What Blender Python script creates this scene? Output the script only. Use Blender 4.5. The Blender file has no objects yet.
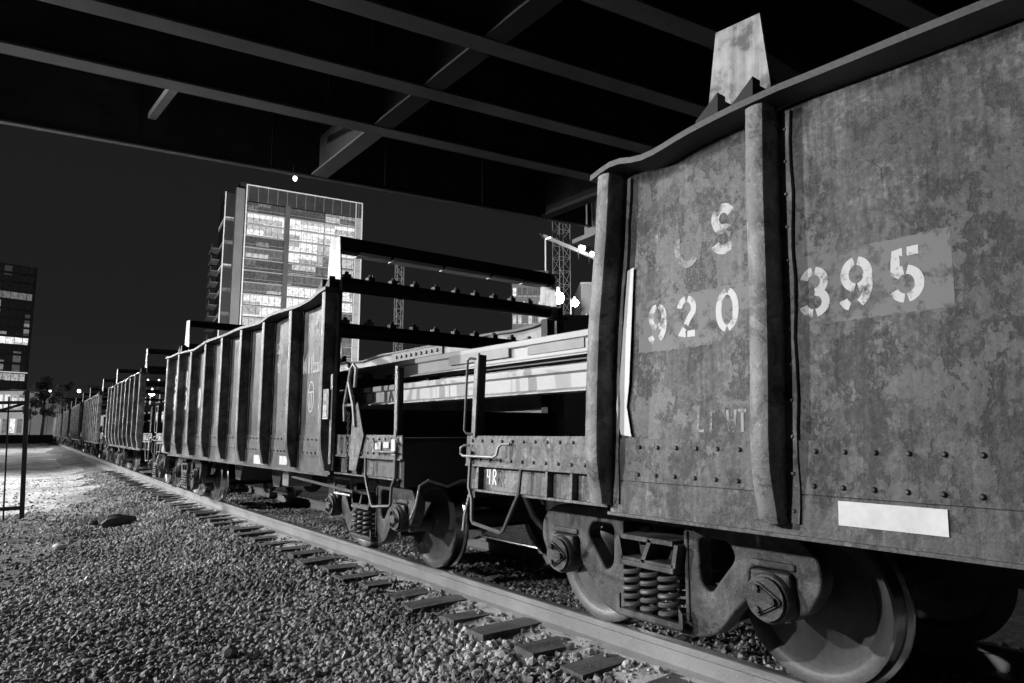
import bpy, bmesh, math, random
import numpy as np
from mathutils import Vector, Matrix
PI = math.pi
R = math.radians
rnd = random.Random(7)
rng = np.random.default_rng(11)
scn = bpy.context.scene
COL = scn.collection

# ------------------------------------------------------------------ camera
F = 690.0; CH = 1.25
PITCH = math.atan((432 - 341.5) / F)
YAW = math.atan(522 * math.cos(PITCH) / F)
cd = bpy.data.cameras.new('camera'); cam = bpy.data.objects.new('camera', cd); COL.objects.link(cam)
cam.location = (0, 0, CH); cam.rotation_euler = (PI / 2 + PITCH, 0, -YAW)
cd.sensor_width = 36; cd.lens = F / 1024 * 36; cd.clip_end = 2000; cd.clip_start = 0.05
scn.camera = cam
cd.dof.use_dof = False

# ------------------------------------------------------------------ world (city-lit night sky)
w = bpy.data.worlds.new('World'); scn.world = w; w.use_nodes = True
nt = w.node_tree; nt.nodes.clear()
wo = nt.nodes.new('ShaderNodeOutputWorld'); bg = nt.nodes.new('ShaderNodeBackground')
tc = nt.nodes.new('ShaderNodeTexCoord'); sp = nt.nodes.new('ShaderNodeSeparateXYZ'); cr = nt.nodes.new('ShaderNodeValToRGB')
nt.links.new(tc.outputs['Generated'], sp.inputs[0]); nt.links.new(sp.outputs['Z'], cr.inputs[0])
cr.color_ramp.elements[0].position = 0.0; cr.color_ramp.elements[0].color = (.012, .012, .012, 1)
cr.color_ramp.elements[1].position = 0.8; cr.color_ramp.elements[1].color = (.010, .010, .010, 1)
e = cr.color_ramp.elements.new(0.03); e.color = (.019, .019, .019, 1)
e = cr.color_ramp.elements.new(0.15); e.color = (.0145, .0145, .0145, 1)
nt.links.new(cr.outputs[0], bg.inputs[0]); bg.inputs[1].default_value = 0.95
nt.links.new(bg.outputs[0], wo.inputs[0])

scn.view_settings.view_transform = 'Standard'; scn.view_settings.look = 'None'
scn.view_settings.exposure = 0.0; scn.view_settings.gamma = 1.0

# ------------------------------------------------------------------ street lighting (yard lamps)
def lamp(name, kind, loc, power, target=None, size=.15, spot=120, blend=.6):
    l = bpy.data.lights.new(name, kind); o = bpy.data.objects.new(name, l); COL.objects.link(o)
    o.location = loc; l.energy = power
    l.shadow_soft_size = size
    if kind == 'SPOT': l.spot_size = R(spot); l.spot_blend = blend
    if target is not None:
        d = Vector(target) - Vector(loc); o.rotation_euler = d.to_track_quat('-Z', 'Y').to_euler()
    return o
lamp('yard_lamp', 'SPOT', (-10, 6.3, 5.2), 5300, (2.7, 2.5, 1.7), .14, 36, 1.0)
lamp('yard_lamp', 'SPOT', (-14, 17, 6.4), 17500, (2.2, 10.5, .2), .16, 62, .7)
lamp('added_tower_fill', 'SPOT', (20, 95, 2), 320000, (58, 160, 38), .5, 60, .8)  # unseen spot added to brighten the tower, in place of city light
lamp('storefront_light', 'SPOT', (-9, 136, 7), 50000, (-9, 152, 2), .4, 120, .8)
lamp('street_lamp_light', 'SPOT', (-11, 30, 9), 40000, (-5, 24, -1), .2, 120, 1.0)
lamp('street_lamp_light', 'SPOT', (-12, 76, 9), 30000, (0, 70, 0), .2, 140)

# ------------------------------------------------------------------ materials
def _mat(name):
    m = bpy.data.materials.new(name); m.use_nodes = True
    t = m.node_tree; b = t.nodes['Principled BSDF']; return m, t, b
def N(t, kind, **k):
    n = t.nodes.new(kind)
    for a, v in k.items(): setattr(n, a, v)
    return n
def ramp(t, fac, stops):
    c = N(t, 'ShaderNodeValToRGB'); els = c.color_ramp.elements
    els[0].position, els[0].color = stops[0][0], (stops[0][1],) * 3 + (1,)
    els[1].position, els[1].color = stops[-1][0], (stops[-1][1],) * 3 + (1,)
    for p_, v in stops[1:-1]:
        e_ = els.new(p_); e_.color = (v, v, v, 1)
    t.links.new(fac, c.inputs[0]); return c.outputs[0]
def noise(t, vec, scale, detail=6, rough=.6, sc=None, dist=0):
    if sc is not None:
        mp = N(t, 'ShaderNodeMapping'); mp.inputs['Scale'].default_value = sc; t.links.new(vec, mp.inputs[0]); vec = mp.outputs[0]
    n = N(t, 'ShaderNodeTexNoise'); n.inputs['Scale'].default_value = scale; n.inputs['Detail'].default_value = detail
    n.inputs['Roughness'].default_value = rough; n.inputs['Distortion'].default_value = dist
    t.links.new(vec, n.inputs['Vector']); return n.outputs[0]
def math_(t, op, a, b):
    m = N(t, 'ShaderNodeMath', operation=op)
    for i, v in enumerate((a, b)):
        if isinstance(v, (int, float)): m.inputs[i].default_value = v
        else: t.links.new(v, m.inputs[i])
    return m.outputs[0]
def surf(name, lo, hi, scale=3, rough=.6, bump=.3, bscale=30, metal=0, stops=None, streak=0, speck=0, island=0, bdist=.01, spec=.5):
    m, t, b = _mat(name)
    g = N(t, 'ShaderNodeNewGeometry'); v = g.outputs['Position']
    n = noise(t, v, scale, 8, .65)
    c = ramp(t, n, stops or [(.3, lo), (.7, hi)])
    if streak:
        s = ramp(t, noise(t, v, 3, 5, .6, (1, 9, .5)), [(.35, 1 - streak), (.65, 1 + streak)])
        c = math_(t, 'MULTIPLY', c, s)
    if speck:
        s = ramp(t, noise(t, v, 26, 8, .75), [(.0, 1), (.55, 1), (.61, 1 + speck), (1, 1 + speck)])
        s2 = ramp(t, noise(t, v, 4.5, 9, .72, dist=.5), [(0, .38), (.45, .38), (.472, .95), (.55, 1), (.58, 1.5), (1, 1.55)])
        c = math_(t, 'MULTIPLY', math_(t, 'MULTIPLY', c, s), s2)
    if island:
        mr = N(t, 'ShaderNodeMapRange'); t.links.new(g.outputs['Random Per Island'], mr.inputs[0])
        mr.inputs[3].default_value = 1 - island; mr.inputs[4].default_value = 1 + island
        c = math_(t, 'MULTIPLY', c, mr.outputs[0])
    cmb = N(t, 'ShaderNodeCombineColor')
    for i in range(3): t.links.new(c, cmb.inputs[i])
    t.links.new(cmb.outputs[0], b.inputs['Base Color'])
    b.inputs['Roughness'].default_value = rough; b.inputs['Metallic'].default_value = metal
    b.inputs['Specular IOR Level'].default_value = spec
    if bump:
        bn = noise(t, v, bscale, 8, .7); bp = N(t, 'ShaderNodeBump'); bp.inputs['Strength'].default_value = bump
        bp.inputs['Distance'].default_value = bdist
        t.links.new(bn, bp.inputs['Height']); t.links.new(bp.outputs[0], b.inputs['Normal'])
    return m
def glow(name, v, strength):
    m, t, b = _mat(name); b.inputs['Base Color'].default_value = (.8, .8, .8, 1)
    b.inputs['Emission Color'].default_value = (v, v, v, 1); b.inputs['Emission Strength'].default_value = strength; return m
def worn(name, val, amount, scale=14, rough=.6):
    """paint film that has flaked away in places"""
    m, t, b = _mat(name); b.inputs['Base Color'].default_value = (val,) * 3 + (1,); b.inputs['Roughness'].default_value = rough
    g = N(t, 'ShaderNodeNewGeometry')
    n = math_(t, 'ADD', math_(t, 'MULTIPLY', noise(t, g.outputs['Position'], scale, 9, .75), .6), math_(t, 'MULTIPLY', noise(t, g.outputs['Position'], scale * .25, 4, .6), .4))
    k = ramp(t, n, [(amount - .05, 0), (amount + .05, 1)])
    tr = N(t, 'ShaderNodeBsdfTransparent'); mx = N(t, 'ShaderNodeMixShader')
    t.links.new(k, mx.inputs[0]); t.links.new(tr.outputs[0], mx.inputs[1]); t.links.new(b.outputs[0], mx.inputs[2])
    t.links.new(mx.outputs[0], t.nodes['Material Output'].inputs[0]); return m

M = {}
def rusted_sheet(name, k=1.0, sc=1.0):
    """old dark paint lifting off in islands, paler oxide and black scale under it, runs and hairline cracks"""
    m, t, b = _mat(name); g = N(t, 'ShaderNodeNewGeometry'); v = g.outputs['Position']
    base = ramp(t, noise(t, v, 1.3 * sc, 7, .6), [(.35, .034 * k), (.5, .05 * k), (.65, .075 * k)])
    runs = ramp(t, noise(t, v, 3, 6, .65, (1, 11, .45)), [(.36, .72), (.5, 1), (.64, 1.4)])
    fine = ramp(t, noise(t, v, 38, 8, .75), [(.36, .55), (.5, 1), (.64, 1.5)])
    w1 = noise(t, v, 2.6 * sc, 14, .74); w2 = noise(t, v, 4.6 * sc, 14, .76, (1, 1.15, .85))
    peel = ramp(t, w1, [(.49, 0), (.53, .55), (.60, 1)]); scale_ = ramp(t, w2, [(.425, 1), (.455, .6), (.485, 0)]); chip = ramp(t, noise(t, v, 13, 10, .75), [(.555, 0), (.60, 1)])
    c = math_(t, 'MULTIPLY', math_(t, 'MULTIPLY', base, runs), fine)
    c = math_(t, 'MULTIPLY', c, math_(t, 'ADD', 1, math_(t, 'MULTIPLY', peel, .7)))
    c = math_(t, 'MULTIPLY', c, math_(t, 'SUBTRACT', 1, math_(t, 'MULTIPLY', scale_, .52)))
    c = math_(t, 'ADD', c, math_(t, 'MULTIPLY', math_(t, 'MULTIPLY', chip, peel), .09 * k))
    mp = N(t, 'ShaderNodeMapping'); t.links.new(v, mp.inputs[0]); wv = N(t, 'ShaderNodeTexNoise'); wv.inputs['Scale'].default_value = 6; t.links.new(v, wv.inputs['Vector'])
    mx = N(t, 'ShaderNodeVectorMath', operation='MULTIPLY_ADD'); t.links.new(wv.outputs['Color'], mx.inputs[0]); mx.inputs[1].default_value = (.25, .25, .25); t.links.new(v, mx.inputs[2])
    vo = N(t, 'ShaderNodeTexVoronoi', feature='DISTANCE_TO_EDGE'); vo.inputs['Scale'].default_value = 3.2; t.links.new(mx.outputs[0], vo.inputs['Vector'])
    crk = math_(t, 'MULTIPLY', ramp(t, vo.outputs['Distance'], [(0, 1), (.012, 0)]), ramp(t, noise(t, v, 1.9, 3, .5), [(.58, 0), (.62, 1)]))
    c = math_(t, 'MULTIPLY', c, math_(t, 'SUBTRACT', 1, math_(t, 'MULTIPLY', crk, .8)))
    cmb = N(t, 'ShaderNodeCombineColor')
    for i in range(3): t.links.new(c, cmb.inputs[i])
    t.links.new(cmb.outputs[0], b.inputs['Base Color'])
    ro = ramp(t, peel, [(0, .48), (1, .75)]); t.links.new(ro, b.inputs['Roughness']); b.inputs['Specular IOR Level'].default_value = .4
    h = math_(t, 'SUBTRACT', math_(t, 'ADD', math_(t, 'MULTIPLY', noise(t, v, 34, 8, .7), .5), math_(t, 'MULTIPLY', peel, -.25)), math_(t, 'MULTIPLY', scale_, .2))
    bp = N(t, 'ShaderNodeBump'); bp.inputs['Strength'].default_value = .7; bp.inputs['Distance'].default_value = .006
    t.links.new(h, bp.inputs['Height']); t.links.new(bp.outputs[0], b.inputs['Normal']); return m
M['sheet'] = rusted_sheet('weathered_sheet_steel', .84)
M['post'] = surf('post_steel', .075, .16, 6, .5, .6, 45, speck=.6, bdist=.006)
M['rim'] = surf('rim_steel', .03, .055, 5, .55, .4, 40)
M['strap'] = rusted_sheet('riveted_strap_steel', 1.7, 1.6)
M['cast'] = surf('cast_steel', .03, .065, 4, .6, .8, 70, bdist=.006, spec=.4, streak=.2, speck=.4)
M['spring'] = surf('spring_steel', .045, .08, 9, .45, .2, 80)
M['wheel'] = surf('wheel_steel', .035, .085, 3, .45, .25, 30, streak=.15)
M['tread'] = surf('polished_tread', .35, .5, 6, .22, .05, 30, metal=1)
M['dark'] = surf('grimy_dark_steel', .012, .03, 4, .7, .3, 30)
M['inner'] = surf('inner_sheet', .2, .42, 2.5, .6, .3, 25)
M['bar'] = surf('painted_bar', .04, .09, 8, .5, .3, 40)
M['rodm'] = surf('worn_rod', .14, .26, 9, .4, .2, 50)
M['rail_side'] = surf('rail_side', .13, .23, 2.2, .6, .7, 60, bdist=.006)
M['rail_top'] = surf('rail_top', .25, .4, 8, .3, .1, 30, metal=.8)
M['load_rail'] = surf('new_rail_steel', .24, .36, 1.2, .5, .15, 25)
M['load_mid'] = surf('rusty_rail_steel', .10, .18, 4, .5, .2, 25)
M['tie'] = surf('old_creosoted_wood', .03, .09, 5, .8, .8, 25, streak=.3, bdist=.01)
M['white'] = surf('white_reflective', .42, .6, 9, .5, .1, 30)
M['plate'] = surf('stained_pale_plate', .3, .5, 4, .5, .2, 30, stops=[(.38, .08), (.45, .24), (.6, .36)], streak=.3)
M['stone'] = surf('crushed_stone', .12, .30, 1.1, .75, .3, 60, island=.6, stops=[(.38, .10), (.5, .18), (.62, .3)])
M['litter'] = surf('litter', .45, .65, 9, .6, .2, 30)
M['black'] = surf('black_paint', .008, .018, 9, .6, .2, 30, spec=.25)
M['conc'] = surf('concrete', .26, .36, 1.0, .8, .3, 12)
M['bridge'] = surf('shaded_girder', .02, .06, 1.2, .7, .2, 12)  # shade on the webs put into the colour
M['flange'] = surf('lit_girder_flange', .06, .17, .35, .7, .2, 12)  # light from below put into the paler flange colour
M['bridge_edge'] = surf('lit_fascia_edge', .10, .15, 1.5, .7, .2, 12)  # thin lit line of the fascia put into its colour
M['xflange'] = surf('shaded_cross_flange', .012, .028, .5, .7, .2, 12)  # fading light under the bridge put into a darker colour
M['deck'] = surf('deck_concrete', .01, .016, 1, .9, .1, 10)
M['num'] = worn('stencil_paint', .46, .43, 18)
M['numfade'] = worn('faded_stencil_paint', .22, .49, 16)
M['numold'] = worn('half_gone_stencil_paint', .4, .475, 12)
M['patch'] = worn('grey_overpaint', .10, .46, 14)
M['chalk'] = worn('chalk', .5, .43, 45)
M['tape'] = surf('white_tape', .5, .66, 6, .5, .1, 30)

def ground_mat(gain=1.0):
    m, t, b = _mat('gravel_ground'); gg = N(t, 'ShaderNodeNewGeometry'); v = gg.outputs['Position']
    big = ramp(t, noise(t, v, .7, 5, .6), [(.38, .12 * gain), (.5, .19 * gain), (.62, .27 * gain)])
    vo = N(t, 'ShaderNodeTexVoronoi'); vo.inputs['Scale'].default_value = 17; t.links.new(v, vo.inputs['Vector'])
    bw = N(t, 'ShaderNodeRGBToBW'); t.links.new(vo.outputs['Color'], bw.inputs[0])
    cell = ramp(t, bw.outputs[0], [(.2, .55), (.8, 1.35)])
    c = math_(t, 'MULTIPLY', big, cell)
    cmb = N(t, 'ShaderNodeCombineColor')
    for i in range(3): t.links.new(c, cmb.inputs[i])
    t.links.new(cmb.outputs[0], b.inputs['Base Color']); b.inputs['Roughness'].default_value = .9
    bp = N(t, 'ShaderNodeBump'); bp.inputs['Strength'].default_value = .9; bp.inputs['Distance'].default_value = .03
    h = math_(t, 'ADD', math_(t, 'MULTIPLY', vo.outputs['Distance'], -1.0), noise(t, v, 60, 6, .7))
    t.links.new(h, bp.inputs['Height']); t.links.new(bp.outputs[0], b.inputs['Normal']); return m
# ------------------------------------------------------------------ object helpers
def tag(o, label=None, cat=None, group=None, kind=None):
    if label: o['label'] = label
    if cat: o['category'] = cat
    if group: o['group'] = group
    if kind: o['kind'] = kind
    return o
def empty(name, loc=(0, 0, 0), rz=0, parent=None):
    o = bpy.data.objects.new(name, None); COL.objects.link(o); o.location = loc; o.rotation_euler = (0, 0, rz)
    o.empty_display_size = .1
    if parent: o.parent = parent
    return o
def copy_tree(o, parent=None):
    c = o.copy(); COL.objects.link(c); c.parent = parent
    for ch in list(o.children): copy_tree(ch, c)
    return c
class MB:
    def __init__(s): s.v = []; s.f = []; s.m = []; s.sm = []
    def add(s, vs, fs, mi=0, smooth=False):
        n = len(s.v); s.v += [tuple(p_) for p_ in vs]; s.f += [tuple(i + n for i in q) for q in fs]
        s.m += [mi] * len(fs); s.sm += [smooth] * len(fs); return s
    def box(s, c, d, rz=0, rx=0, ry=0, mi=0, bev=0):
        x, y, z = d[0] / 2, d[1] / 2, d[2] / 2
        Mx = Matrix.Translation(c) @ Matrix.Rotation(rz, 4, 'Z') @ Matrix.Rotation(ry, 4, 'Y') @ Matrix.Rotation(rx, 4, 'X')
        if bev:
            bm = bmesh.new(); bmesh.ops.create_cube(bm, size=1); bmesh.ops.scale(bm, vec=d, verts=bm.verts)
            bmesh.ops.bevel(bm, geom=bm.edges[:], offset=bev, segments=2, affect='EDGES', profile=.5)
            bm.transform(Mx); bm.verts.ensure_lookup_table()
            s.add([q.co[:] for q in bm.verts], [[q.index for q in f_.verts] for f_ in bm.faces], mi); bm.free(); return s
        P = [Mx @ Vector(q) for q in ((-x, -y, -z), (x, -y, -z), (x, y, -z), (-x, y, -z), (-x, -y, z), (x, -y, z), (x, y, z), (-x, y, z))]
        return s.add(P, [(0, 3, 2, 1), (4, 5, 6, 7), (0, 1, 5, 4), (1, 2, 6, 5), (2, 3, 7, 6), (3, 0, 4, 7)], mi)
    def b2(s, a, b, mi=0):
        return s.box([(a[i] + b[i]) / 2 for i in range(3)], [abs(b[i] - a[i]) for i in range(3)], mi=mi)
    def bar(s, a, b, w, h=None, mi=0):
        a, b = Vector(a), Vector(b); d = b - a; L = d.length; q = d.to_track_quat('X', 'Z').to_matrix().to_4x4(); h = h or w
        Mx = Matrix.Translation((a + b) / 2) @ q; x, y, z = L / 2, w / 2, h / 2
        P = [Mx @ Vector(k) for k in ((-x, -y, -z), (x, -y, -z), (x, y, -z), (-x, y, -z), (-x, -y, z), (x, -y, z), (x, y, z), (-x, y, z))]
        return s.add(P, [(0, 3, 2, 1), (4, 5, 6, 7), (0, 1, 5, 4), (1, 2, 6, 5), (2, 3, 7, 6), (3, 0, 4, 7)], mi)
    def tube(s, pts, r, n=8, mi=0, cap=True):
        pts = [Vector(q) for q in pts]; vs = []; fs = []
        up = Vector((0, 0, 1)); prev = None
        for i, p_ in enumerate(pts):
            d = (pts[min(i + 1, len(pts) - 1)] - pts[max(i - 1, 0)]).normalized()
            if prev is None: a = d.orthogonal().normalized()
            else: a = (prev - d * prev.dot(d)).normalized()
            prev = a; b = d.cross(a); rr = r[i] if isinstance(r, (list, tuple)) else r
            vs += [p_ + (a * math.cos(2 * PI * k / n) + b * math.sin(2 * PI * k / n)) * rr for k in range(n)]
        for i in range(len(pts) - 1):
            for k in range(n): fs.append((i * n + k, i * n + (k + 1) % n, (i + 1) * n + (k + 1) % n, (i + 1) * n + k))
        if cap: fs.append(tuple(range(n))[::-1]); fs.append(tuple((len(pts) - 1) * n + k for k in range(n)))
        return s.add(vs, fs, mi, True)
    def lathe(s, prof, c=(0, 0, 0), axis='X', n=40, mi=0, mis=None):
        """prof: (offset along axis, radius)"""
        vs = []
        for (a, r) in prof:
            for k in range(n):
                u, w_ = r * math.cos(2 * PI * k / n), r * math.sin(2 * PI * k / n)
                q = (a, u, w_) if axis == 'X' else ((u, a, w_) if axis == 'Y' else (u, w_, a))
                vs.append((q[0] + c[0], q[1] + c[1], q[2] + c[2]))
        for i in range(len(prof) - 1):
            fs = [(i * n + k, i * n + (k + 1) % n, (i + 1) * n + (k + 1) % n, (i + 1) * n + k) for k in range(n)]
            if i == 0: base = len(s.v); s.add(vs, [], 0)
            s.f += [tuple(base + j for j in q) for q in fs]; s.m += [mis[i] if mis else mi] * n; s.sm += [True] * n
        return s
    def prism(s, poly, x0, x1, mi=0, plane='YZ'):
        n = len(poly)
        def mk(a, p_): return (a, p_[0], p_[1]) if plane == 'YZ' else ((p_[0], a, p_[1]) if plane == 'XZ' else (p_[0], p_[1], a))
        vs = [mk(x0, q) for q in poly] + [mk(x1, q) for q in poly]
        return s.add(vs, [tuple(range(n))[::-1], tuple(n + i for i in range(n))] + [(i, (i + 1) % n, n + (i + 1) % n, n + i) for i in range(n)], mi)
    def build(s, name, mats, parent=None, loc=None, rz=None, auto=True):
        me = bpy.data.meshes.new(name); me.from_pydata(s.v, [], s.f)
        if not isinstance(mats, (list, tuple)): mats = [mats]
        for m in mats: me.materials.append(m)
        me.polygons.foreach_set('material_index', s.m); me.polygons.foreach_set('use_smooth', s.sm)
        bm = bmesh.new(); bm.from_mesh(me); bmesh.ops.recalc_face_normals(bm, faces=bm.faces)
        for e_ in bm.edges:
            if len(e_.link_faces) == 2 and e_.calc_face_angle(0) > .6: e_.smooth = False
        bm.to_mesh(me); bm.free()
        o = bpy.data.objects.new(name, me); COL.objects.link(o)
        if parent: o.parent = parent
        if loc is not None: o.location = loc
        if rz is not None: o.rotation_euler = (0, 0, rz)
        return o
def cut_plate(outer, holes, depth, bevel):
    """2D outline with holes -> solid plate in the YZ plane, centred on x=0; returns verts, faces"""
    cu = bpy.data.curves.new('outline', 'CURVE'); cu.dimensions = '2D'; cu.fill_mode = 'BOTH'
    cu.extrude = depth / 2 - bevel; cu.bevel_depth = bevel; cu.bevel_resolution = 2; cu.offset = -bevel
    for pl in [outer] + holes:
        sp_ = cu.splines.new('POLY'); sp_.points.add(len(pl) - 1); sp_.use_cyclic_u = True
        for i, q in enumerate(pl): sp_.points[i].co = (q[0], q[1], 0, 1)
    ob = bpy.data.objects.new('outline', cu); COL.objects.link(ob)
    dg = bpy.context.evaluated_depsgraph_get(); me = bpy.data.meshes.new_from_object(ob.evaluated_get(dg))
    vs = [(v.co.z, v.co.x, v.co.y) for v in me.vertices]; fs = [tuple(q.vertices) for q in me.polygons]
    bpy.data.objects.remove(ob); bpy.data.curves.remove(cu); bpy.data.meshes.remove(me)
    return vs, fs
def roundpoly(pts, r, n=5):
    out = []
    for i in range(len(pts)):
        a, b, c = Vector(pts[i - 1]), Vector(pts[i]), Vector(pts[(i + 1) % len(pts)])
        rr = min(r, (a - b).length * .45, (c - b).length * .45)
        p0 = b + (a - b).normalized() * rr; p1 = b + (c - b).normalized() * rr
        for k in range(n + 1):
            t_ = k / n; q = p0 * (1 - t_) ** 2 + b * 2 * t_ * (1 - t_) + p1 * t_ * t_; out.append((q.x, q.y))
    return out
def hsh(i, j=0): return (math.sin(i * 127.1 + j * 311.7) * 43758.5453) % 1

# ------------------------------------------------------------------ track line
XC = 4.12
def off(y): return .036 * (math.sqrt((y - 14) ** 2 + 16) + (y - 14)) / 2
def head(y): return math.atan(off(y + .05) / .1 - off(y - .05) / .1)

# ------------------------------------------------------------------ ground
def smooth(a, b, x): t_ = min(1, max(0, (x - a) / (b - a))); return t_ * t_ * (3 - 2 * t_)
def wob(x, y): return .5 * math.sin(x * 1.7 + y * .9) + .3 * math.sin(x * 3.1 - y * 2.3 + 1) + .2 * math.sin(x * 6.3 + y * 5.1)
def gz(x, y):
    d = abs(x - XC - off(y))
    z = -.205 + (-.42 + .205) * smooth(1.15, 2.5, d)
    if d < .66: z = -.172 + .012 * wob(x * 3, y * 2)
    if 1.15 < d: z += .018 * wob(x, y) * smooth(1.15, 1.8, d)
    return z
xs = sorted(set([-600, -200, -80, -40, -20, -10, -6] + [-4 + .16 * i for i in range(66)] + [8, 12, 20, 40, 90, 250, 600]))
ys = sorted(set([-60, -20, -8, -3] + [-1 + .2 * i for i in range(150)] + [29 + 2 * i for i in range(30)] + [100, 140, 220, 400, 900]))
g = MB(); nx = len(xs)
g.add([(x, y, gz(x, y)) for y in ys for x in xs], [(j * nx + i, j * nx + i + 1, (j + 1) * nx + i + 1, (j + 1) * nx + i) for j in range(len(ys) - 1) for i in range(nx - 1)], 0, True)
M['ground'] = ground_mat()
tag(g.build('ground', M['ground']), kind='structure')

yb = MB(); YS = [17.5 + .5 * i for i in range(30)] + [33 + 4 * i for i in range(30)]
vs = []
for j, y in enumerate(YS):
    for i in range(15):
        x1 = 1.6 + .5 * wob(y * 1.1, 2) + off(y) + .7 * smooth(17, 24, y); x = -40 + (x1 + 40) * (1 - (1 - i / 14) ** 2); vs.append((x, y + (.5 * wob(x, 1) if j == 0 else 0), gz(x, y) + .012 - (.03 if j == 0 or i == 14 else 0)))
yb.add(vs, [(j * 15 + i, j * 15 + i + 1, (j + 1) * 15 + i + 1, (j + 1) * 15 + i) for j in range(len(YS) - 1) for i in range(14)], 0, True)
tag(yb.build('yard', ground_mat(2.5)), kind='structure')  # pale gravel, gain raised further in place of lamp light

# fines: the pale sandy strip of crushed dust packed along the rail
fb = MB(); yy = [-3 + .1 * i for i in range(480)]; rows = 7
vs = []
for j, y in enumerate(yy):
    for i in range(rows):
        xo = 3.36 - .38 * i / (rows - 1) * (1 + .35 * wob(y * 2.3, 3))
        zz = -.158 - .06 * (i / (rows - 1)) ** 1.2 + .012 * wob(xo * 9, y * 6) - (.05 if i == rows - 1 else 0)
        vs.append((xo + off(y), y, zz))
fb.add(vs, [(j * rows + i, j * rows + i + 1, (j + 1) * rows + i + 1, (j + 1) * rows + i) for j in range(len(yy) - 1) for i in range(rows - 1)], 0, True)
M['fines'] = surf('packed_stone_dust', .2, .32, 5, .9, 1, 55, speck=0, bdist=.012, stops=[(.36, .2), (.5, .34), (.64, .44)])
tag(fb.build('ballast_shoulder', M['fines']), kind='structure')

# ballast stones
def icosa():
    bm = bmesh.new(); bmesh.ops.create_icosphere(bm, subdivisions=1, radius=1); v = np.array([q.co[:] for q in bm.verts])
    f_ = np.array([[q.index for q in x.verts] for x in bm.faces]); bm.free(); return v, f_
IV, IF = icosa()
def stones(name, P, S):
    n = len(P); k = len(IV)
    A = rng.uniform(.92, 1.08, (n, k, 1)) * IV[None]
    for _ in range(7):      # chip flat faces
        q = rng.normal(size=(n, 1, 3)); q /= np.linalg.norm(q, axis=2, keepdims=True); d = (A * q).sum(2, keepdims=True) - rng.uniform(.42, .75, (n, 1, 1))
        A = A - np.maximum(d, 0) * q
    A = A * rng.uniform(.7, 1.35, (n, 1, 3))
    q = rng.normal(size=(n, 4)); q /= np.linalg.norm(q, axis=1)[:, None]; w_, x, y, z = q.T
    Rm = np.stack([np.stack([1 - 2 * (y * y + z * z), 2 * (x * y - z * w_), 2 * (x * z + y * w_)], -1), np.stack([2 * (x * y + z * w_), 1 - 2 * (x * x + z * z), 2 * (y * z - x * w_)], -1), np.stack([2 * (x * z - y * w_), 2 * (y * z + x * w_), 1 - 2 * (x * x + y * y)], -1)], 1)
    V = np.einsum('nij,nkj->nki', Rm, A) * S[:, None, None] + P[:, None, :]
    Fc = (IF[None] + (np.arange(n) * k)[:, None, None]).reshape(-1, 3)
    me = bpy.data.meshes.new(name); me.vertices.add(n * k); me.vertices.foreach_set('co', V.reshape(-1).astype(np.float32))
    me.loops.add(len(Fc) * 3); me.loops.foreach_set('vertex_index', Fc.reshape(-1).astype(np.int32))
    me.polygons.add(len(Fc)); me.polygons.foreach_set('loop_start', np.arange(0, len(Fc) * 3, 3, dtype=np.int32)); me.polygons.foreach_set('loop_total', np.full(len(Fc), 3, dtype=np.int32))
    me.polygons.foreach_set('use_smooth', np.zeros(len(Fc), dtype=bool)); me.update(); me.materials.append(M['stone'])
    o = bpy.data.objects.new(name, me); COL.objects.link(o); return o
TIES = []; y = -.6
while y < 30: TIES.append(y); y += .5 + rnd.uniform(-.04, .04)
TA = np.array(TIES)
def on_tie(x, y): return abs(TA - y).min() < .125 and x > 2.86
def scatter(x0, x1, y0, y1, dens, smin, smax, keep=None):
    n = int((x1 - x0) * (y1 - y0) * dens); X = rng.uniform(x0, x1, n); Y = rng.uniform(y0, y1, n)
    out = []; S = []
    for x, y in zip(X, Y):
        xx = x + off(y)
        if keep and not keep(x, y): continue
        s_ = smin + (smax - smin) * rng.random() ** 2
        zt = gz(xx, y)
        if 2.95 < x < 3.36: zt = max(zt, -.158 - .06 * ((3.36 - x) / .38) ** 1.2)
        out.append((xx, y, zt + s_ * rng.uniform(-.1, .5))); S.append(s_)
    return out, S
P_, S_ = [], []
def more(*a, **k):
    p_, s_ = scatter(*a, **k); P_.extend(p_); S_.extend(s_)
def keep_near(x, y):      # looser cover on the packed fines and bare dirt patches
    if on_tie(x, y): return rng.random() < (.04 if x > 3.0 else .16)
    if x > 2.98: return rng.random() < .15
    if x > 2.8: return rng.random() < .6
    return True
def dirt(x, y):
    e_ = 1.15 + .25 * wob(x * 2, y * 1.5) - .35 * abs(y - 12.5) * (1 if y < 12.5 else .2)
    return x < e_ and rng.random() < .8
inview = lambda x, y: (math.atan2(x, y) > R(-3)) and keep_near(x, y)
more(-.1, 3.3, 2.2, 8.5, 1500, .013, .038, keep=inview)
more(-.5, 3.2, 8.5, 16, 800, .015, .036, keep=lambda x, y: inview(x, y) and not dirt(x, y))
more(-1.0, 3.1, 16, 30, 170, .02, .04, keep=lambda x, y: keep_near(x, y) and rng.random() < .35 + .65 * smooth(1.2, 2.6, x) and (y < 20 or rng.random() < .6))
more(3.46, 4.77, -.5, 16, 900, .014, .032); more(3.46, 4.77, 16, 30, 300, .02, .035)
more(4.9, 6.4, 1, 22, 260, .02, .04)
more(2.92, 3.33, 2, 12, 520, .006, .02, keep=lambda x, y: not on_tie(x, y) or rng.random() < .15); more(2.95, 3.33, 12, 22, 150, .008, .02)
st = stones('ballast', np.array(P_), np.array(S_)); tag(st, 'loose crushed grey ballast stones covering the track bed', 'ballast', kind='stuff')

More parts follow.
